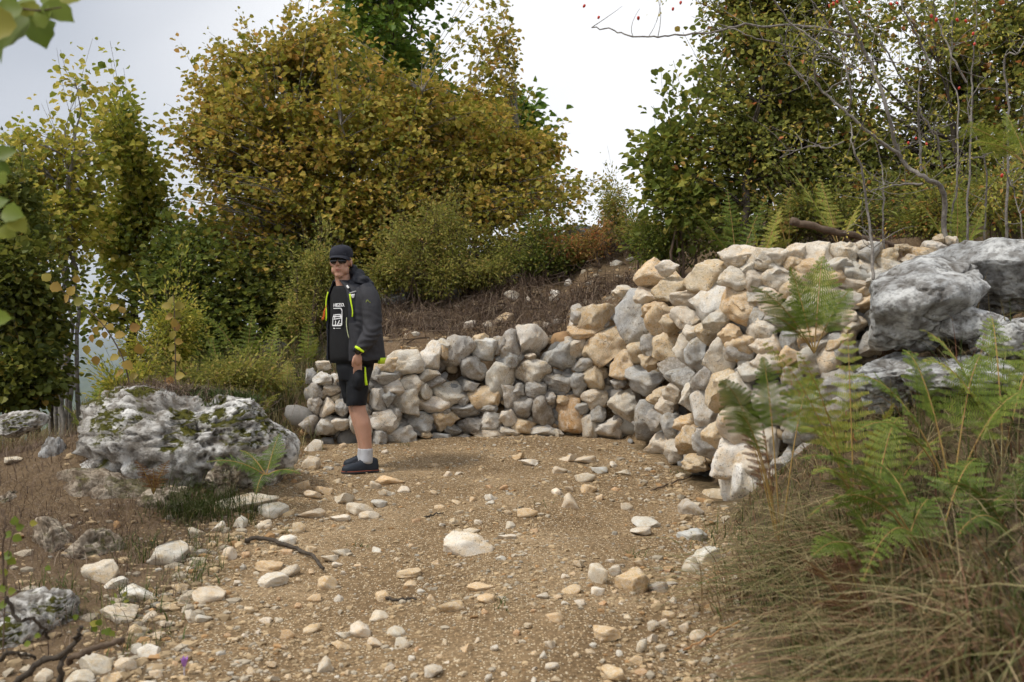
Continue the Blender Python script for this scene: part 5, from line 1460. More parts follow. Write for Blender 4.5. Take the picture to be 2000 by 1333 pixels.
# ---- crocus
cb = ground_hit(360, 1326); cb[2] -= 0.0
croc = empty('crocus', cb)
V, Q = tubes([(np.array([[0, 0, -0.01], [0, 0, 0.02], [0.001, 0, 0.04]]), np.array([0.003, 0.003, 0.004]))], 6)
link('stem', mesh_np('stem', V, Q), plain('crocus_stem', (0.55, 0.5, 0.55), 0.6), croc)
M_croc = plain('crocus_petal', (0.42, 0.20, 0.55), 0.5)
for k in range(6):
    a = k * math.pi / 3
    e = np.array([math.cos(a), math.sin(a), 0]); s = np.array([-math.sin(a), math.cos(a), 0]); u = np.array([0, 0, 1.0])
    ts = np.linspace(0, 1, 6)
    w = 0.008 * np.sin(np.pi * (0.12 + 0.86 * ts))
    mid = [e * (0.003 + 0.013 * t_ ** 1.5) + u * (0.038 + 0.036 * t_) for t_ in ts]
    V = np.array([m_ + s * w_ for m_, w_ in zip(mid, w)] + [m_ + e * w_ * 0.4 for m_, w_ in zip(mid, w)] + [m_ - s * w_ for m_, w_ in zip(mid, w)])
    Q = [[i, i + 1, 6 + i + 1, 6 + i] for i in range(5)] + [[6 + i, 6 + i + 1, 12 + i + 1, 12 + i] for i in range(5)]
    link('petal', mesh_np('petal', V, np.array(Q)), M_croc, croc)
tag(croc, 'small purple crocus flowering at the bottom edge of the track', 'flower')
# ---- bare tree at the left edge
btr = empty('bare_tree', (at(20, 700, 13)[0], 13.0, hgt(at(20, 700, 13)[0], 13.0)))
bb = np.array(btr.location)
curves = []
def grow(p, d, L, rad, dep, r):
    n = 5
    pts = [p]
    for _ in range(n):
        d = d + r.normal(size=3) * 0.10; d /= np.linalg.norm(d)
        pts.append(pts[-1] + d * L / n)
    pts = np.array(pts)
    curves.append((pts - bb, np.linspace(rad, rad * 0.55, n + 1)))
    if dep == 0: return
    for k in range(3 if dep > 1 else 4):
        t_ = r.integers(2, n + 1)
        dd = d + r.normal(size=3) * np.array([0.55, 0.3, 0.3]) + np.array([0, 0, 0.25]); dd /= np.linalg.norm(dd)
        grow(pts[t_], dd, L * r.uniform(0.5, 0.75), rad * 0.5, dep - 1, r)
grow(bb.copy(), np.array([-0.03, 0, 1.0]), 1.7, 0.045, 0, np.random.default_rng(3))
top = curves[-1][0][-1] + bb
for k, dx in enumerate((-0.12, 0.1, 0.28)):
    grow(top, np.array([dx, 0, 1.0]), 1.25, 0.02, 3, np.random.default_rng(20 + k))
V, Q = tubes(curves[:4], 6); link('trunk', mesh_np('trunk', V, Q), M_bark_dark, btr)
V, Q = tubes(curves[4:], 4); tag(link('twig', mesh_np('twig', V, Q), M_bark_dark, btr), kind='stuff')
tag(btr, 'leafless dark twigs rising against the sky at the picture edge', 'tree')
# ------------------------------------------------------------------ the man
MS = 0.0039                                   # metres per picture pixel where he stands
man_base = ground_hit(703, 920)
man = empty('person', man_base)
tag(man, 'man in dark cap, sunglasses, open charcoal jacket and black shorts, hand in pocket', 'person')
MD = man_base[1]
MS = MD / F
def K(px, py, y=0.0):
    return np.array([(px - 1000) / F * (MD + y) - man_base[0], y, (666.5 - py) / F * (MD + y) - man_base[2]])

def ring_loft(rings, caps=True):
    n = len(rings[0]); m = len(rings)
    V = np.concatenate(rings)
    i = np.arange(m - 1)[:, None] * n; k = np.arange(n)[None, :]
    Q = np.stack([i + k, i + (k + 1) % n, i + n + (k + 1) % n, i + n + k], -1).reshape(-1, 4)
    out = [Q]
    if caps:
        out += [np.array([list(range(n))[::-1]]), np.array([list(range((m - 1) * n, m * n))])]
    return V, out
def limb(pts, rad, n=20, sub=5, flat=None):
    """closed tapering limb along a smooth path, with round ends"""
    P = catmull(pts, sub); R = np.interp(np.linspace(0, 1, len(P)), np.linspace(0, 1, len(rad)), rad)
    tg = np.gradient(P, axis=0); tg /= np.linalg.norm(tg, axis=1)[:, None]
    ref = np.array([0, 1.0, 0]) if abs(tg[0, 1]) < 0.8 else np.array([1.0, 0, 0])
    u = np.cross(tg, ref); u /= np.linalg.norm(u, axis=1)[:, None]; w = np.cross(tg, u)
    a = np.linspace(0, 2 * math.pi, n, endpoint=False)
    fl = flat or (1, 1)
    rings = []
    for e in (0.25, 0.65, 0.9):
        rings.append(P[0] - tg[0] * R[0] * (1 - e) * 0.8 + R[0] * e * (fl[0] * np.cos(a)[:, None] * u[0] + fl[1] * np.sin(a)[:, None] * w[0]))
    for i in range(len(P)):
        rings.append(P[i] + R[i] * (fl[0] * np.cos(a)[:, None] * u[i] + fl[1] * np.sin(a)[:, None] * w[i]))
    for e in (0.9, 0.65, 0.25):
        rings.append(P[-1] + tg[-1] * R[-1] * (1 - e) * 0.8 + R[-1] * e * (fl[0] * np.cos(a)[:, None] * u[-1] + fl[1] * np.sin(a)[:, None] * w[-1]))
    return ring_loft(rings)
def ell(c, r, yaw=0.0, level=3, pitch=0.0, power=1.0):
    V, T = ico(level)
    V = np.sign(V) * np.abs(V) ** power
    M = np.array(Matrix.Rotation(yaw, 3, 'Z') @ Matrix.Rotation(pitch, 3, 'X'))
    return (V * np.array(r)) @ M.T + np.array(c), [T]
def join(parts):
    Vs, Fs, off = [], {}, 0
    for V, F_ in parts:
        Vs.append(V)
        for g in F_:
            Fs.setdefault(g.shape[1], []).append(g + off)
        off += len(V)
    return np.concatenate(Vs), [np.concatenate(v) for v in Fs.values()]
def fuse(name, parts, voxel, smooth=2, factor=0.5):
    """one continuous skin over overlapping volumes"""
    V, Fq = join(parts)
    me = mesh_np(name + '_raw', V, Fq)
    o = bpy.data.objects.new(name + '_raw', me)
    COL.objects.link(o)
    m = o.modifiers.new('r', 'REMESH'); m.mode = 'VOXEL'; m.voxel_size = voxel; m.use_smooth_shade = True
    if smooth:
        s = o.modifiers.new('s', 'SMOOTH'); s.iterations = smooth; s.factor = factor
    dg = bpy.context.evaluated_depsgraph_get()
    ev = bpy.data.meshes.new_from_object(o.evaluated_get(dg))
    ev.name = name
    bpy.data.objects.remove(o); bpy.data.meshes.remove(me)
    ev.materials.clear()
    return ev
def co(me):
    a = np.empty(len(me.vertices) * 3, np.float32); me.vertices.foreach_get('co', a); return a.reshape(-1, 3).astype(float)
def setco(me, V):
    me.vertices.foreach_set('co', V.astype(np.float32).ravel()); me.update()
def normals(me):
    a = np.empty(len(me.vertices) * 3, np.float32); me.vertices.foreach_get('normal', a); return a.reshape(-1, 3).astype(float)
def shade(me):
    me.polygons.foreach_set('use_smooth', np.ones(len(me.polygons), bool)); return me

def cloth(name, rgb, weave=900, rough=0.85):
    t = NT(name)
    v = t.n('ShaderNodeTexCoord').outputs['Object']
    n = t.noise(v, 22, 4, 0.6); f = t.noise(v, weave, 1)
    c = t.mix(n, tuple(x * 0.75 for x in rgb), tuple(min(1, x * 1.3) for x in rgb))
    return t.done(t.bsdf(c, rough, t.bump(t.math('ADD', n, t.math('MULTIPLY', f, 0.15)), 0.35, 0.006), 0.25))
t = NT('skin')
v = t.n('ShaderNodeTexCoord').outputs['Object']
n_ = t.noise(v, 14, 4); n2_ = t.noise(v, 60, 3)
c_ = t.mix(n_, (0.50, 0.275, 0.19), (0.60, 0.36, 0.26))
c_ = t.mix(t.math('MULTIPLY', n2_, 0.3), c_, (0.42, 0.19, 0.12))
sk = t.n('ShaderNodeBsdfPrincipled'); t.l(c_, sk.inputs['Base Color']); sk.inputs['Roughness'].default_value = 0.5
sk.inputs['Subsurface Weight'].default_value = 0.12; sk.inputs['Subsurface Radius'].default_value = (0.01, 0.004, 0.002); sk.inputs['Specular IOR Level'].default_value = 0.35
M_skin = t.done(sk.outputs[0])
M_char = cloth('charcoal_fleece', (0.043, 0.043, 0.048))
M_navy = cloth('black_shell', (0.016, 0.017, 0.023), rough=0.6)
M_black = cloth('black_cotton', (0.012, 0.012, 0.013))
M_short = cloth('black_shorts', (0.010, 0.011, 0.014), rough=0.7)
M_cap = cloth('dark_cap', (0.022, 0.023, 0.032))
M_neon = plain('neon_yellow', (0.62, 0.85, 0.02), 0.5)
M_white = plain('white_print', (0.78, 0.78, 0.78), 0.6)
M_sock = cloth('grey_sock', (0.46, 0.47, 0.50))
M_shoe = cloth('dark_shoe', (0.026, 0.032, 0.044), rough=0.6)
M_sole = plain('shoe_sole', (0.05, 0.05, 0.055), 0.7)
M_redtrim = plain('red_trim', (0.26, 0.07, 0.04), 0.6)
M_glass = plain('dark_lens', (0.012, 0.010, 0.010), 0.12, 0.6)
M_orange = plain('orange_cord', (0.65, 0.13, 0.02), 0.6)
M_lip = plain('lips', (0.42, 0.17, 0.13), 0.5)

# torso frame: he faces half left
YA = math.radians(37)
fw = np.array([-math.sin(YA), -math.cos(YA), 0]); lf = np.array([-fw[1], fw[0], 0])      # forward and his left
TS = np.array([   # z, centre column, half width, half depth
    (0.80, 695, 0.205, 0.180), (0.862, 696, 0.222, 0.195), (0.96, 695, 0.216, 0.193), (1.115, 692, 0.208, 0.180), (1.27, 690, 0.208, 0.160),
    (1.35, 687, 0.217, 0.145), (1.41, 685, 0.188, 0.122), (1.45, 680, 0.135, 0.102), (1.485, 674, 0.085, 0.082)])
def torso(th, z, grow=0.0):
    cx, A, Bd = (np.interp(z, TS[:, 0], TS[:, k]) for k in (1, 2, 3))
    c, s = np.cos(th), np.sin(th)
    pw = 0.88
    c = np.sign(c) * np.abs(c) ** pw; s = np.sign(s) * np.abs(s) ** pw
    base = np.stack([(cx - 703) * MS, 0 * cx, z], -1) if np.ndim(z) else np.array([(cx - 703) * MS, 0, z])
    return base + (Bd + grow)[..., None] * c[..., None] * fw + (A + grow)[..., None] * s[..., None] * lf if np.ndim(th) or np.ndim(z) else base + (Bd + grow) * c * fw + (A + grow) * s * lf
def ring(z, grow, n=40):
    th = np.linspace(0, 2 * math.pi, n, endpoint=False)
    return torso(th, np.full(n, z), grow)

# ---- body: one continuous skin
HY = math.radians(5)
hf = np.array([-math.sin(HY), -math.cos(HY), 0]); hl = np.array([-hf[1], hf[0], 0])     # face direction, his left
HC = K(666, 510, -0.03)
def hp(a, b, h): return HC + hl * a + hf * b + np.array([0, 0, h])
body_parts = [
    ell(hp(0, -0.012, 0.018), (0.074, 0.094, 0.100), -HY, 4),
    ell(hp(0, 0.030, -0.055), (0.058, 0.064, 0.074), -HY, 4),
    ell(hp(0, 0.056, -0.112), (0.034, 0.030, 0.026), -HY, 3),                # chin
    ell(hp(0.048, 0.020, -0.075), (0.020, 0.045, 0.036), -HY, 3), ell(hp(-0.048, 0.020, -0.075), (0.020, 0.045, 0.036), -HY, 3),
    ell(hp(0.040, 0.058, -0.030), (0.024, 0.022, 0.024), -HY, 3), ell(hp(-0.040, 0.058, -0.030), (0.024, 0.022, 0.024), -HY, 3),
    ell(hp(0, 0.074, 0.022), (0.054, 0.016, 0.016), -HY, 3),                 # brow
    limb([hp(0, 0.080, 0.018), hp(0, 0.094, -0.012), hp(0, 0.104, -0.034)], [0.010, 0.012, 0.015], 12, 4),
    ell(hp(0.013, 0.093, -0.038), (0.010, 0.012, 0.009), -HY, 2), ell(hp(-0.013, 0.093, -0.038), (0.010, 0.012, 0.009), -HY, 2),
    ell(hp(0, 0.084, -0.071), (0.026, 0.012, 0.0075), -HY, 3), ell(hp(0, 0.081, -0.084), (0.022, 0.012, 0.008), -HY, 3),
    ell(hp(0.078, -0.012, -0.012), (0.010, 0.022, 0.034), -HY + 0.3, 3), ell(hp(-0.078, -0.012, -0.012), (0.010, 0.022, 0.034), -HY - 0.3, 3),
    limb([K(673, 575, 0.0), K(671, 556, -0.01), K(668, 535, -0.015)], [0.066, 0.058, 0.060], 20),
    ring_loft([ring(z, g_) for z, g_ in ((0.76, -0.10), (0.86, -0.085), (1.0, -0.06), (1.15, -0.04), (1.28, -0.035), (1.36, -0.035), (1.41, -0.035), (1.445, -0.035))]),
    limb([K(704, 735, -0.09), K(700, 795, -0.10), K(709, 828, -0.10), K(714.5, 862, -0.10), K(716.5, 886, -0.10), K(716, 905, -0.10)], [0.060, 0.056, 0.061, 0.046, 0.040, 0.040]),
    limb([K(684, 735, 0.10), K(694, 795, 0.12), K(704, 828, 0.13), K(709, 862, 0.14), K(710, 880, 0.14), K(709, 892, 0.14)], [0.060, 0.056, 0.061, 0.046, 0.040, 0.040]),
    limb([K(720, 580, -0.13), K(727, 635, -0.185), K(713, 668, -0.228), K(701, 687, -0.235)], [0.046, 0.042, 0.036, 0.028]),
    ell(K(699, 702, -0.222), (0.033, 0.021, 0.050), 0.15, 3, 0.25),
]
# the hand goes into the pocket: four fingers and a thumb
for k, (px0, px1, L, y0) in enumerate(((694, 691, 738, -0.215), (697.5, 695, 744, -0.210), (701, 700, 742, -0.205), (704.5, 705, 735, -0.200))):
    body_parts.append(limb([K(px0, 708, y0), K((px0 + px1) / 2, 722, y0 + 0.015), K(px1, L, y0 + 0.05)], [0.0115, 0.010, 0.008], 10, 3))
body_parts.append(limb([K(693, 697, -0.232), K(690, 706, -0.236), K(689, 716, -0.215)], [0.0125, 0.011, 0.009], 10, 3))
body_parts.append(limb([K(650, 580, 0.13), K(650, 635, 0.19), K(652, 668, 0.17), K(658, 695, 0.14)], [0.046, 0.042, 0.036, 0.030]))
body = fuse('body', body_parts, 0.0052, 3)
body.materials.append(M_skin)
link('body', shade(body), None, man)
# lips as a shade of their own
V, Q = join([ell(hp(0, 0.0945, -0.0715), (0.021, 0.0045, 0.0035), -HY, 2), ell(hp(0, 0.0915, -0.0815), (0.018, 0.0045, 0.004), -HY, 2)])
link('mouth', mesh_np('mouth', V, Q), M_lip, man)

# ---- cap
a = np.linspace(0, 2 * math.pi, 32, endpoint=False)
def cap_ring(h, k, shift=0.0):
    return HC + (hl * (0.089 * k) * np.cos(a)[:, None]) + (hf * ((0.112 * k) * np.sin(a) - 0.012 + shift)[:, None]) + np.array([0, 0, 1]) * (h - 0.006 * np.sin(a))[:, None]
rings = [cap_ring(0.030, 1.0), cap_ring(0.052, 1.02), cap_ring(0.078, 0.98), cap_ring(0.100, 0.87), cap_ring(0.116, 0.66), cap_ring(0.124, 0.36), cap_ring(0.126, 0.06)]
V, Q = ring_loft(rings, False)
top = np.array([list(range(6 * 32, 7 * 32))])
capme = mesh_np('cap', V, Q + [top])
cap_o = link('cap', capme, M_cap, man)
V, Q = join([ell(hp(0, -0.012, 0.1265), (0.007, 0.007, 0.004), 0, 2)])
link('button', mesh_np('button', V, Q), M_cap, cap_o)
bv, nb, mb = [], 17, 7
for j in range(mb):
    e = j / (mb - 1)
    for i in range(nb):
        s = (i / (nb - 1) - 0.5) * 2
        ang = s * 1.12
        edge0 = hl * math.sin(ang) * 0.089 + hf * (math.cos(ang) * 0.112 - 0.012)
        ext = e * 0.068 * math.cos(s * 1.35)
        p = HC + edge0 + hf * ext + hl * math.sin(ang) * ext * 0.15
        bv.append(p + np.array([0, 0, 0.036 - 0.020 * e - 0.020 * s * s * (0.4 + 0.6 * e)]))
bv = np.array(bv)
Qb = np.array([[j * nb + i, j * nb + i + 1, (j + 1) * nb + i + 1, (j + 1) * nb + i] for j in range(mb - 1) for i in range(nb - 1)])
V = np.concatenate([bv, bv - np.array([0, 0, 0.005])]); n0 = len(bv)
rim = list(range(nb)) + [j * nb + nb - 1 for j in range(1, mb)] + [(mb - 1) * nb + i for i in range(nb - 2, -1, -1)] + [j * nb for j in range(mb - 2, 0, -1)]
Qr = np.array([[rim[k], rim[(k + 1) % len(rim)], rim[(k + 1) % len(rim)] + n0, rim[k] + n0] for k in range(len(rim))])
link('brim', mesh_np('brim', V, np.concatenate([Qb[:, ::-1], Qb + n0, Qr])), M_cap, cap_o)

# ---- sunglasses
gl = link('sunglasses', mesh_np('sunglasses', *join([limb([hp(-0.066, 0.066, 0.008), hp(-0.030, 0.096, 0.012), hp(0, 0.103, 0.010), hp(0.030, 0.096, 0.012), hp(0.066, 0.066, 0.008)], [0.0042, 0.0045, 0.0038, 0.0045, 0.0042], 8, 4),
    limb([hp(0.066, 0.066, 0.008), hp(0.078, 0.02, 0.010), hp(0.080, -0.01, 0.012)], [0.004, 0.0035, 0.003], 8, 3), limb([hp(-0.066, 0.066, 0.008), hp(-0.078, 0.02, 0.010), hp(-0.080, -0.01, 0.012)], [0.004, 0.0035, 0.003], 8, 3)])), M_glass, man)
for sg in (-1, 1):
    V, Q = ell(hp(0.034 * sg, 0.091, -0.006), (0.034, 0.008, 0.023), -HY + sg * 0.38, 3, 0, 0.8)
    link('lens', mesh_np('lens', V, Q), M_glass, gl)

# ---- t-shirt with print
shirt_rings = [ring(z, -0.012) for z in (0.845, 0.90, 1.0, 1.1, 1.2, 1.3, 1.37, 1.415, 1.445)]
V, Q = ring_loft(shirt_rings)
P_ = fbm(V * np.array([9, 9, 5]), 3, 5)
rad_ = V - np.stack([np.interp(V[:, 2], TS[:, 0], (TS[:, 1] - 703) * MS), 0 * V[:, 0], V[:, 2]], -1)
V = V + rad_ / (np.linalg.norm(rad_, axis=1)[:, None] + 1e-6) * (P_ * 0.008)[:, None]
shirt = link('t_shirt', mesh_np('t_shirt', V, Q), M_black, man)
def on_shirt(u, z, grow=0.0):
    """u: metres along the chest from the middle line"""
    return torso(np.asarray(u) / 0.20, np.asarray(z), grow)
def shirt_patch(name, polys, mat, parent, grow=0.0035, off=0.0):
    V, Fc = [], []
    for poly in polys:
        V += [(a_, b_) for a_, b_ in poly]
    V = np.array(V, float)
    out = on_shirt(V[:, 0] + off, V[:, 1], grow)
    k = 0; faces = {}
    for poly in polys:
        faces.setdefault(len(poly), []).append(list(range(k, k + len(poly)))); k += len(poly)
    return link(name, mesh_np(name, out, [np.array(f) for f in faces.values()], False), mat, parent)
def bar(x0, y0, x1, y1, w):
    dx, dy = x1 - x0, y1 - y0; L = math.hypot(dx, dy); nx_, ny_ = -dy / L * w / 2, dx / L * w / 2
    m = 4
    out = []
    for i in range(m):
        a0, a1 = i / m, (i + 1) / m
        out.append([(x0 + dx * a0 + nx_, y0 + dy * a0 + ny_), (x0 + dx * a0 - nx_, y0 + dy * a0 - ny_), (x0 + dx * a1 - nx_, y0 + dy * a1 - ny_), (x0 + dx * a1 + nx_, y0 + dy * a1 + ny_)])
    return out
def zz(py): return (920 - py) * MS
# lettering
tcu = bpy.data.curves.new('lettering', 'FONT'); tcu.body = 'HEZO.'; tcu.size = 0.034; tcu.align_x = 'CENTER'; tcu.shear = 0.15; tcu.offset = 0.0012
to = bpy.data.objects.new('lettering', tcu); COL.objects.link(to)
tm = bpy.data.meshes.new_from_object(to.evaluated_get(bpy.context.evaluated_depsgraph_get()))
bpy.data.objects.remove(to)
bm = bmesh.new(); bm.from_mesh(tm); bmesh.ops.triangulate(bm, faces=bm.faces); bmesh.ops.subdivide_edges(bm, edges=bm.edges, cuts=1); bm.to_mesh(tm); bm.free()
U = co(tm)
setco(tm, on_shirt(U[:, 0] * 0.98 + 0.008, U[:, 1] + zz(600.5), 0.004))
tm.materials.clear(); tm.materials.append(M_white)
tl = link('lettering', tm, None, shirt)
z0, z1 = zz(637), zz(604)
xa, xb = -0.042, 0.036
polys = []
for s_ in ((xa, z1, xb - .012, z1, .006), (xb - .012, z1, xb, z1 - .018, .008), (xb, z1 - .018, xb, z1 - .045, .005), (xb, z1 - .045, xb + .002, z0, .008), (xa, z0, xb, z0, .010), (xa, z0, xa + .002, z1 - .07, .008), (xa + .002, z1 - .062, xa + .014, z1 - .045, .006),
           (xa, z1 - .065, xb, z1 - .062, .008), (xa + .01, z1 - .085, xb, z1 - .075, .007), (xa + .02, z1 - .05, xb - .012, z1 - .048, .007), (xa + .022, z1 - .05, xa + .02, z1 - .085, .007), (xb - .014, z1 - .05, xb - .008, z1 - .08, .007),
           (xa + .03, z1 - .095, xa + .03, z0, .007), (xa + .045, z0 + .006, xa + .06, z1 - .092, .007), (xa + .06, z0 + .012, xb, z0 + .012, .006), (xa + .01, zz(642.5), xa + .028, zz(642.5), .007), (xa + .036, zz(642.5), xb - .006, zz(642.5), .003)):
    polys += bar(*s_)
shirt_patch('print', polys, M_white, shirt, 0.004)
# neckline
# ---- shorts
def ering(px, py, rx, ry, y=0.0, n=28):
    aa = np.linspace(0, 2 * math.pi, n, endpoint=False)
    c = K(px, py, y)
    return c + np.stack([rx * np.cos(aa), ry * np.sin(aa), 0 * aa], -1)
sp = [ring_loft([ering(693, 668, .150, .165), ering(693, 690, .158, .172), ering(694, 704, .152, .174), ering(693, 722, .142, .174), ering(693, 742, .120, .165)]),
      ring_loft([ering(698, 716, .108, .105, -.075), ering(700, 738, .092, .100, -.085), ering(698, 765, .083, .095, -.092), ering(696.5, 793, .077, .088, -.098)]),
      ring_loft([ering(686, 716, .105, .105, .075), ering(683, 738, .090, .100, .09), ering(687, 765, .082, .095, .10), ering(692, 788, .074, .088, .11)])]
sp.append(ell(K(701, 741, -0.165), (0.050, 0.062, 0.090), 0.1, 3))
shm = fuse('shorts', sp, 0.007, 3)
V = co(shm); N = normals(shm)
V = V + N * (0.010 * fbm(V * np.array([9, 9, 16]), 3, 8) * sstep(0.86, 0.6, V[:, 2]))[:, None]
setco(shm, V); shm.materials.append(M_short)
shorts = link('shorts', shade(shm), None, man)
def strip(name, pts, w, mat, parent, thick=0.004, side=None):
    P = catmull(np.array(pts, float), 4)
    tg = np.gradient(P, axis=0); tg /= np.linalg.norm(tg, axis=1)[:, None]
    view = np.array([0, 1.0, 0])
    s = np.cross(tg, view); s /= np.linalg.norm(s, axis=1)[:, None]
    W = np.interp(np.linspace(0, 1, len(P)), np.linspace(0, 1, len(w)), w) if isinstance(w, (list, tuple)) else np.full(len(P), w)
    o_ = np.array([0, -thick, 0])
    rings = [np.array([p - s_ * w_ / 2, p - s_ * w_ / 2 + o_, p + s_ * w_ / 2 + o_, p + s_ * w_ / 2]) for p, s_, w_ in zip(P, s, W)]
    V, Q = ring_loft(rings)
    return link(name, mesh_np(name, V, Q), mat, parent)
strip('zip', [K(713.5, 717, -0.172), K(714, 735, -0.180), K(716, 753, -0.182)], [0.010, 0.016, 0.022], M_neon, shorts, 0.008)
# ---- jacket
n_th, n_z = 60, 26
th0, th1 = math.radians(25), math.radians(318)
zs = np.concatenate([np.linspace(0.862, 1.41, 20), [1.43, 1.447, 1.46, 1.472, 1.482, 1.49]])
rings_o, rings_i = [], []
ths = np.linspace(th0, th1, n_th)
for z in zs:
    op = np.interp(z, [0.86, 1.1, 1.3, 1.42, 1.49], [0.0, 0.06, 0.0, -0.12, -0.25])
    tt = th0 + op + (ths - th0) / (th1 - th0) * (th1 - th0 - op * 1.4)
    rings_o.append(torso(tt, np.full(n_th, z), 0.012)); rings_i.append(torso(tt, np.full(n_th, z), -0.006))
A_ = np.stack(rings_o); B_ = np.stack(rings_i)
rings = [np.concatenate([A_[k], B_[k][::-1]]) for k in range(len(zs))]
jt = ring_loft(rings)
sleeve = limb([K(713, 566, -0.105), K(722, 582, -0.15), K(728, 615, -0.185), K(727, 646, -0.212), K(715, 668, -0.236), K(705, 682, -0.248)], [0.074, 0.079, 0.073, 0.070, 0.059, 0.050], 28, 6)
sleeve2 = limb([K(664, 566, 0.10), K(660, 590, 0.16), K(657, 640, 0.18), K(659, 680, 0.15)], [0.070, 0.072, 0.066, 0.055], 24, 6)
jk = fuse('jacket', [jt, sleeve, sleeve2], 0.0065, 3)
V = co(jk); N = normals(jk)
arm = sstep(-0.10, -0.16, V[:, 1]) * sstep(0.0, 0.03, V[:, 0] + 0.02)
wr = fbm(V * np.array([7, 7, 7]), 3, 4)
fold = np.sin(V[:, 2] * 115 + 6 * vnoise(V * 9, 2) + V[:, 0] * 30) * sstep(1.32, 1.10, V[:, 2])
V = V + N * (0.009 * wr + 0.0038 * fold * arm)[:, None]
setco(jk, V)
for m_ in (M_char, M_navy): jk.materials.append(m_)
cen = np.empty(len(jk.polygons) * 3, np.float32); jk.polygons.foreach_get('center', cen); cen = cen.reshape(-1, 3)
pxc = cen[:, 0] / MS + 703; pyc = 920 - cen[:, 2] / MS
is_arm = (cen[:, 1] < -0.115) & (pxc > 700)
yoke = (pyc < 563 + np.clip(pxc - 700, 0, 40) * 0.25) & ~((pxc > 712) & (pyc > 563))
chest = (pxc > 668) & (pxc < 702 + (pyc - 560) * 0.02) & (pyc < 632 - np.clip(690 - pxc, 0, 30) * 0.8) & (cen[:, 1] < 0.02)
inner = (pxc < 660) 
jk.polygons.foreach_set('material_index', (yoke | chest | inner).astype(np.int32))
jacket = link('jacket', shade(jk), None, man)
# hood lying on the shoulders
hood = fuse('hood', [limb([K(683, 560, -0.115), K(690, 552, -0.085), K(699, 545, -0.03), K(698, 537, 0.06), K(680, 540, 0.12), K(655, 552, 0.10)], [0.020, 0.034, 0.052, 0.055, 0.045, 0.03], 20, 6),
                     ell(K(704, 551, 0.0), (0.085, 0.115, 0.060), 0.3, 4, 0.0), ell(K(690, 530, 0.03), (0.038, 0.08, 0.050), 0.2, 3), ell(K(721, 560, -0.02), (0.045, 0.08, 0.05), 0.3, 3)], 0.0065, 3)
V = co(hood); N = normals(hood)
setco(hood, V + N * (0.008 * fbm(V * 13, 3, 14) + 0.005 * np.sin(V[:, 0] * 60 + V[:, 2] * 80 + 5 * vnoise(V * 8, 4)))[:, None])
hood.materials.append(M_navy)
link('hood', shade(hood), None, jacket)
def on_jacket(th_deg, py, grow=0.016):
    return torso(np.array([math.radians(th_deg)]), np.array([zz(py)]), grow)[0]
strip('zip', [on_jacket(-44, 571, .010), on_jacket(-43, 590, .012), on_jacket(-42.5, 612, .014), on_jacket(-42, 628, .014)], 0.009, M_neon, jacket, 0.010)
strip('zip', [on_jacket(31, 577), on_jacket(33, 592), on_jacket(37, 608), on_jacket(37, 621)], [0.014, 0.011, 0.009, 0.009], M_neon, jacket, 0.006)
strip('zip', [on_jacket(24, 622), on_jacket(24, 634), on_jacket(26, 648), on_jacket(29, 661)], 0.0045, plain('pale_zip', (0.62, 0.66, 0.38), 0.5), jacket, 0.006)
strip('logo', [on_jacket(31, 575.5), on_jacket(40, 573.5), on_jacket(48, 572)], 0.010, plain('grey_logo', (0.42, 0.42, 0.42), 0.6), jacket, 0.006)
strip('logo', [on_jacket(38, 577.5), on_jacket(38, 585)], [0.034, 0.012], M_white, jacket, 0.006)
strip('cord_lock', [on_jacket(33, 560.5, .03), on_jacket(33, 566, .03)], 0.014, M_white, jacket, 0.008)
strip('cuff', [K(694, 677, -0.286), K(700, 681, -0.302), K(711, 688, -0.300)], [0.016, 0.022, 0.014], M_neon, jacket, 0.010)
M_olivebadge = plain('olive_badge', (0.22, 0.26, 0.05), 0.6)
badge = [K(714.5, 591, -0.262), K(718, 586.5, -0.264), K(721, 590, -0.262), K(724, 592, -0.258)]
strip('badge', badge, 0.006, M_olivebadge, jacket, 0.006)
# neon lining at the back hem
th = np.radians(np.linspace(96, 178, 16))
lo = torso(th, np.full(16, 0.838), 0.010); hi = torso(th, np.full(16, 0.885), 0.016)
lo2 = torso(th, np.full(16, 0.838), -0.002); hi2 = torso(th, np.full(16, 0.885), -0.002)
V = np.concatenate([lo, hi, hi2, lo2]); q = np.arange(15)
Q = np.concatenate([np.stack([q + 16 * a_, q + 1 + 16 * a_, q + 1 + 16 * ((a_ + 1) % 4), q + 16 * ((a_ + 1) % 4)], -1) for a_ in range(4)])
link('lining', mesh_np('lining', V, Q), M_neon, jacket)
# orange cords
cords = []
for k in range(4):
    cords.append((np.array([K(638, 596 + k, -0.09), K(634.5 - k * 0.6, 608, -0.10), K(634 - k, 618, -0.10), K(629 - k * 0.8 + (k % 2) * 4, 626 - k, -0.105)]), np.full(4, 0.0022)))
V, Q = tubes([(catmull(c, 5), np.full(16, 0.0024)) for c, _ in cords], 6)
link('drawcord', mesh_np('drawcord', V, Q), M_orange, jacket)
# ---- watch
wv = limb([K(699.5, 679.5, -0.25), K(698.8, 687.5, -0.25)], [0.037, 0.036], 24, 3)
w_o = link('watch_strap', mesh_np('watch_strap', *wv), M_navy, man)
V, Q = ell(K(698, 683.5, -0.290), (0.026, 0.010, 0.026), 0.2, 3, 0.15)
link('watch_face', mesh_np('watch_face', V, Q), M_glass, w_o)
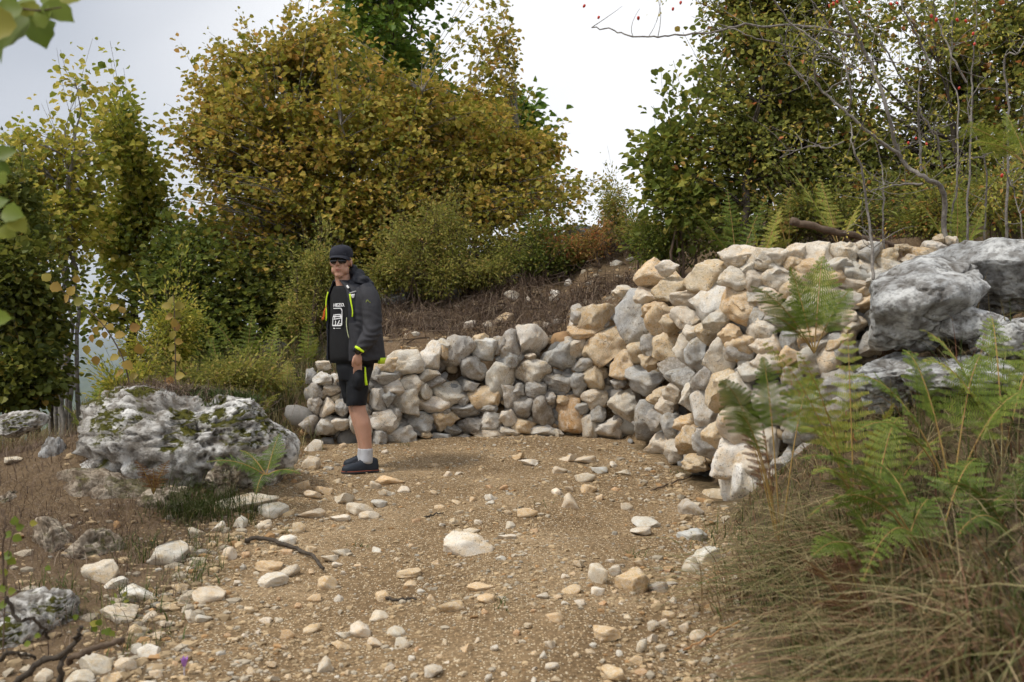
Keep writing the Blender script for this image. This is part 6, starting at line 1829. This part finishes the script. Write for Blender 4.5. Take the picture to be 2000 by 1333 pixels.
# ---- socks and shoes
def shoe(heel, toe):
    ax = toe - heel; L = np.linalg.norm(ax); ax /= L
    up = np.array([0, 0, 1.0]); up = up - ax * (up @ ax); up /= np.linalg.norm(up)
    sd = np.cross(up, ax)
    S = np.array([(0.0, .022, .050, .0), (.03, .033, .082, 0), (.12, .038, .092, 0), (.26, .040, .090, 0), (.40, .042, .083, 0), (.55, .046, .066, 0), (.72, .050, .052, 0), (.86, .046, .043, 0), (.95, .036, .034, 0), (1.0, .018, .020, 0)])
    aa = np.linspace(0, 2 * math.pi, 24, endpoint=False)
    rings = []
    for s, w, h, _ in S:
        c = heel + ax * L * s
        x = np.cos(aa); z = np.sin(aa)
        zz_ = np.where(z > 0, np.abs(z) ** 0.8 * h, -np.abs(z) ** 0.4 * 0.012 * 1)
        rings.append(c + sd * (w * np.sign(x) * np.abs(x) ** 0.7)[:, None] + up * (zz_ + 0.022)[:, None])
    V, Q = ring_loft(rings)
    so = link('shoe', mesh_np('shoe', V, Q), M_shoe, man)
    def slab(z0_, z1_, k, mat, nm):
        prof = [(0.0, .6), (.04, 1.0), (.3, 1.05), (.5, 1.08), (.72, 1.12), (.9, 1.0), (.98, .7), (1.02, .3)]
        lw = np.interp([p[0] for p in prof], S[:, 0], S[:, 1])
        ptsr = [heel + ax * L * (p[0] - .01) + sd * w_ * 1.12 * k for p, w_ in zip(prof, lw)] + [heel + ax * L * (p[0] - .01) - sd * w_ * 1.12 * k for p, w_ in list(zip(prof, lw))[::-1]]
        ptsr = np.array(ptsr)
        V, Q = ring_loft([ptsr + up * z0_, ptsr + up * z1_])
        return link(nm, mesh_np(nm, V, Q), mat, so)
    slab(0.0, 0.012, 1.0, M_sole, 'sole')
    slab(0.012, 0.019, 1.02, M_redtrim, 'midsole')
    for k in range(5):
        s = 0.36 + k * 0.075
        h = np.interp(s, S[:, 0], S[:, 2]) + 0.022
        p = heel + ax * L * s + up * (h + 0.001)
        V, Q = limb([p - sd * 0.018 - up * .006, p + up * 0.002, p + sd * 0.018 - up * .006], [0.003, 0.003, 0.003], 8, 3)
        link('lace', mesh_np('lace', V, Q), M_redtrim if k == 1 else M_navy, so)
    return so
def foot(px, y):
    x_ = (px - 1000) / F * (MD + y)
    return np.array([x_ - man_base[0], y, float(H(np.array([x_]), np.array([MD + y]), False)[0]) - man_base[2] + 0.004])
shoe(foot(737, -0.045), foot(669, -0.215))
shoe(foot(726, 0.20), foot(672, 0.09))
for (a_, b_, y_) in ((716.8, 716, -0.10), (710, 709.5, 0.14)):
    V, Q = limb([K(a_, 877, y_), K(a_ - .5, 888, y_), K(b_ - 1, 903, y_)], [0.0455, 0.046, 0.052], 24, 4)
    link('sock', mesh_np('sock', V, Q), M_sock, man)
# ------------------------------------------------------------------ the hazy air
bpy.context.view_layer.update()
zmax = 0.0
for o in scene.objects:
    if o.type == 'MESH':
        zmax = max(zmax, max((o.matrix_world @ Vector(c)).z for c in o.bound_box))
zlow = float(TV[:, 2].min()) - 1.0
X0, X1, Y0, Y1 = gx[0] - 5, gx[-1] + 5, gy[0] - 5, gy[-1] + 5
hv = np.array([(x, y, z) for z in (zlow, zmax + 0.6) for x, y in ((X0, Y0), (X1, Y0), (X1, Y1), (X0, Y1))])
hq = np.array([[3, 2, 1, 0], [4, 5, 6, 7], [0, 1, 5, 4], [1, 2, 6, 5], [2, 3, 7, 6], [3, 0, 4, 7]])
hm = bpy.data.materials.new('hazy_air')
hm.use_nodes = True
hn = hm.node_tree.nodes
hn.clear()
ho = hn.new('ShaderNodeOutputMaterial')
pv = hn.new('ShaderNodeVolumePrincipled')
pv.inputs['Color'].default_value = (0.80, 0.88, 1.0, 1)
pv.inputs['Density'].default_value = 0.00014
hm.node_tree.links.new(pv.outputs[0], ho.inputs['Volume'])
hz = link('haze', mesh_np('haze', hv, hq, False), hm)
tag(hz, 'thin blue haze in the air over the valley', 'haze', None, 'stuff')
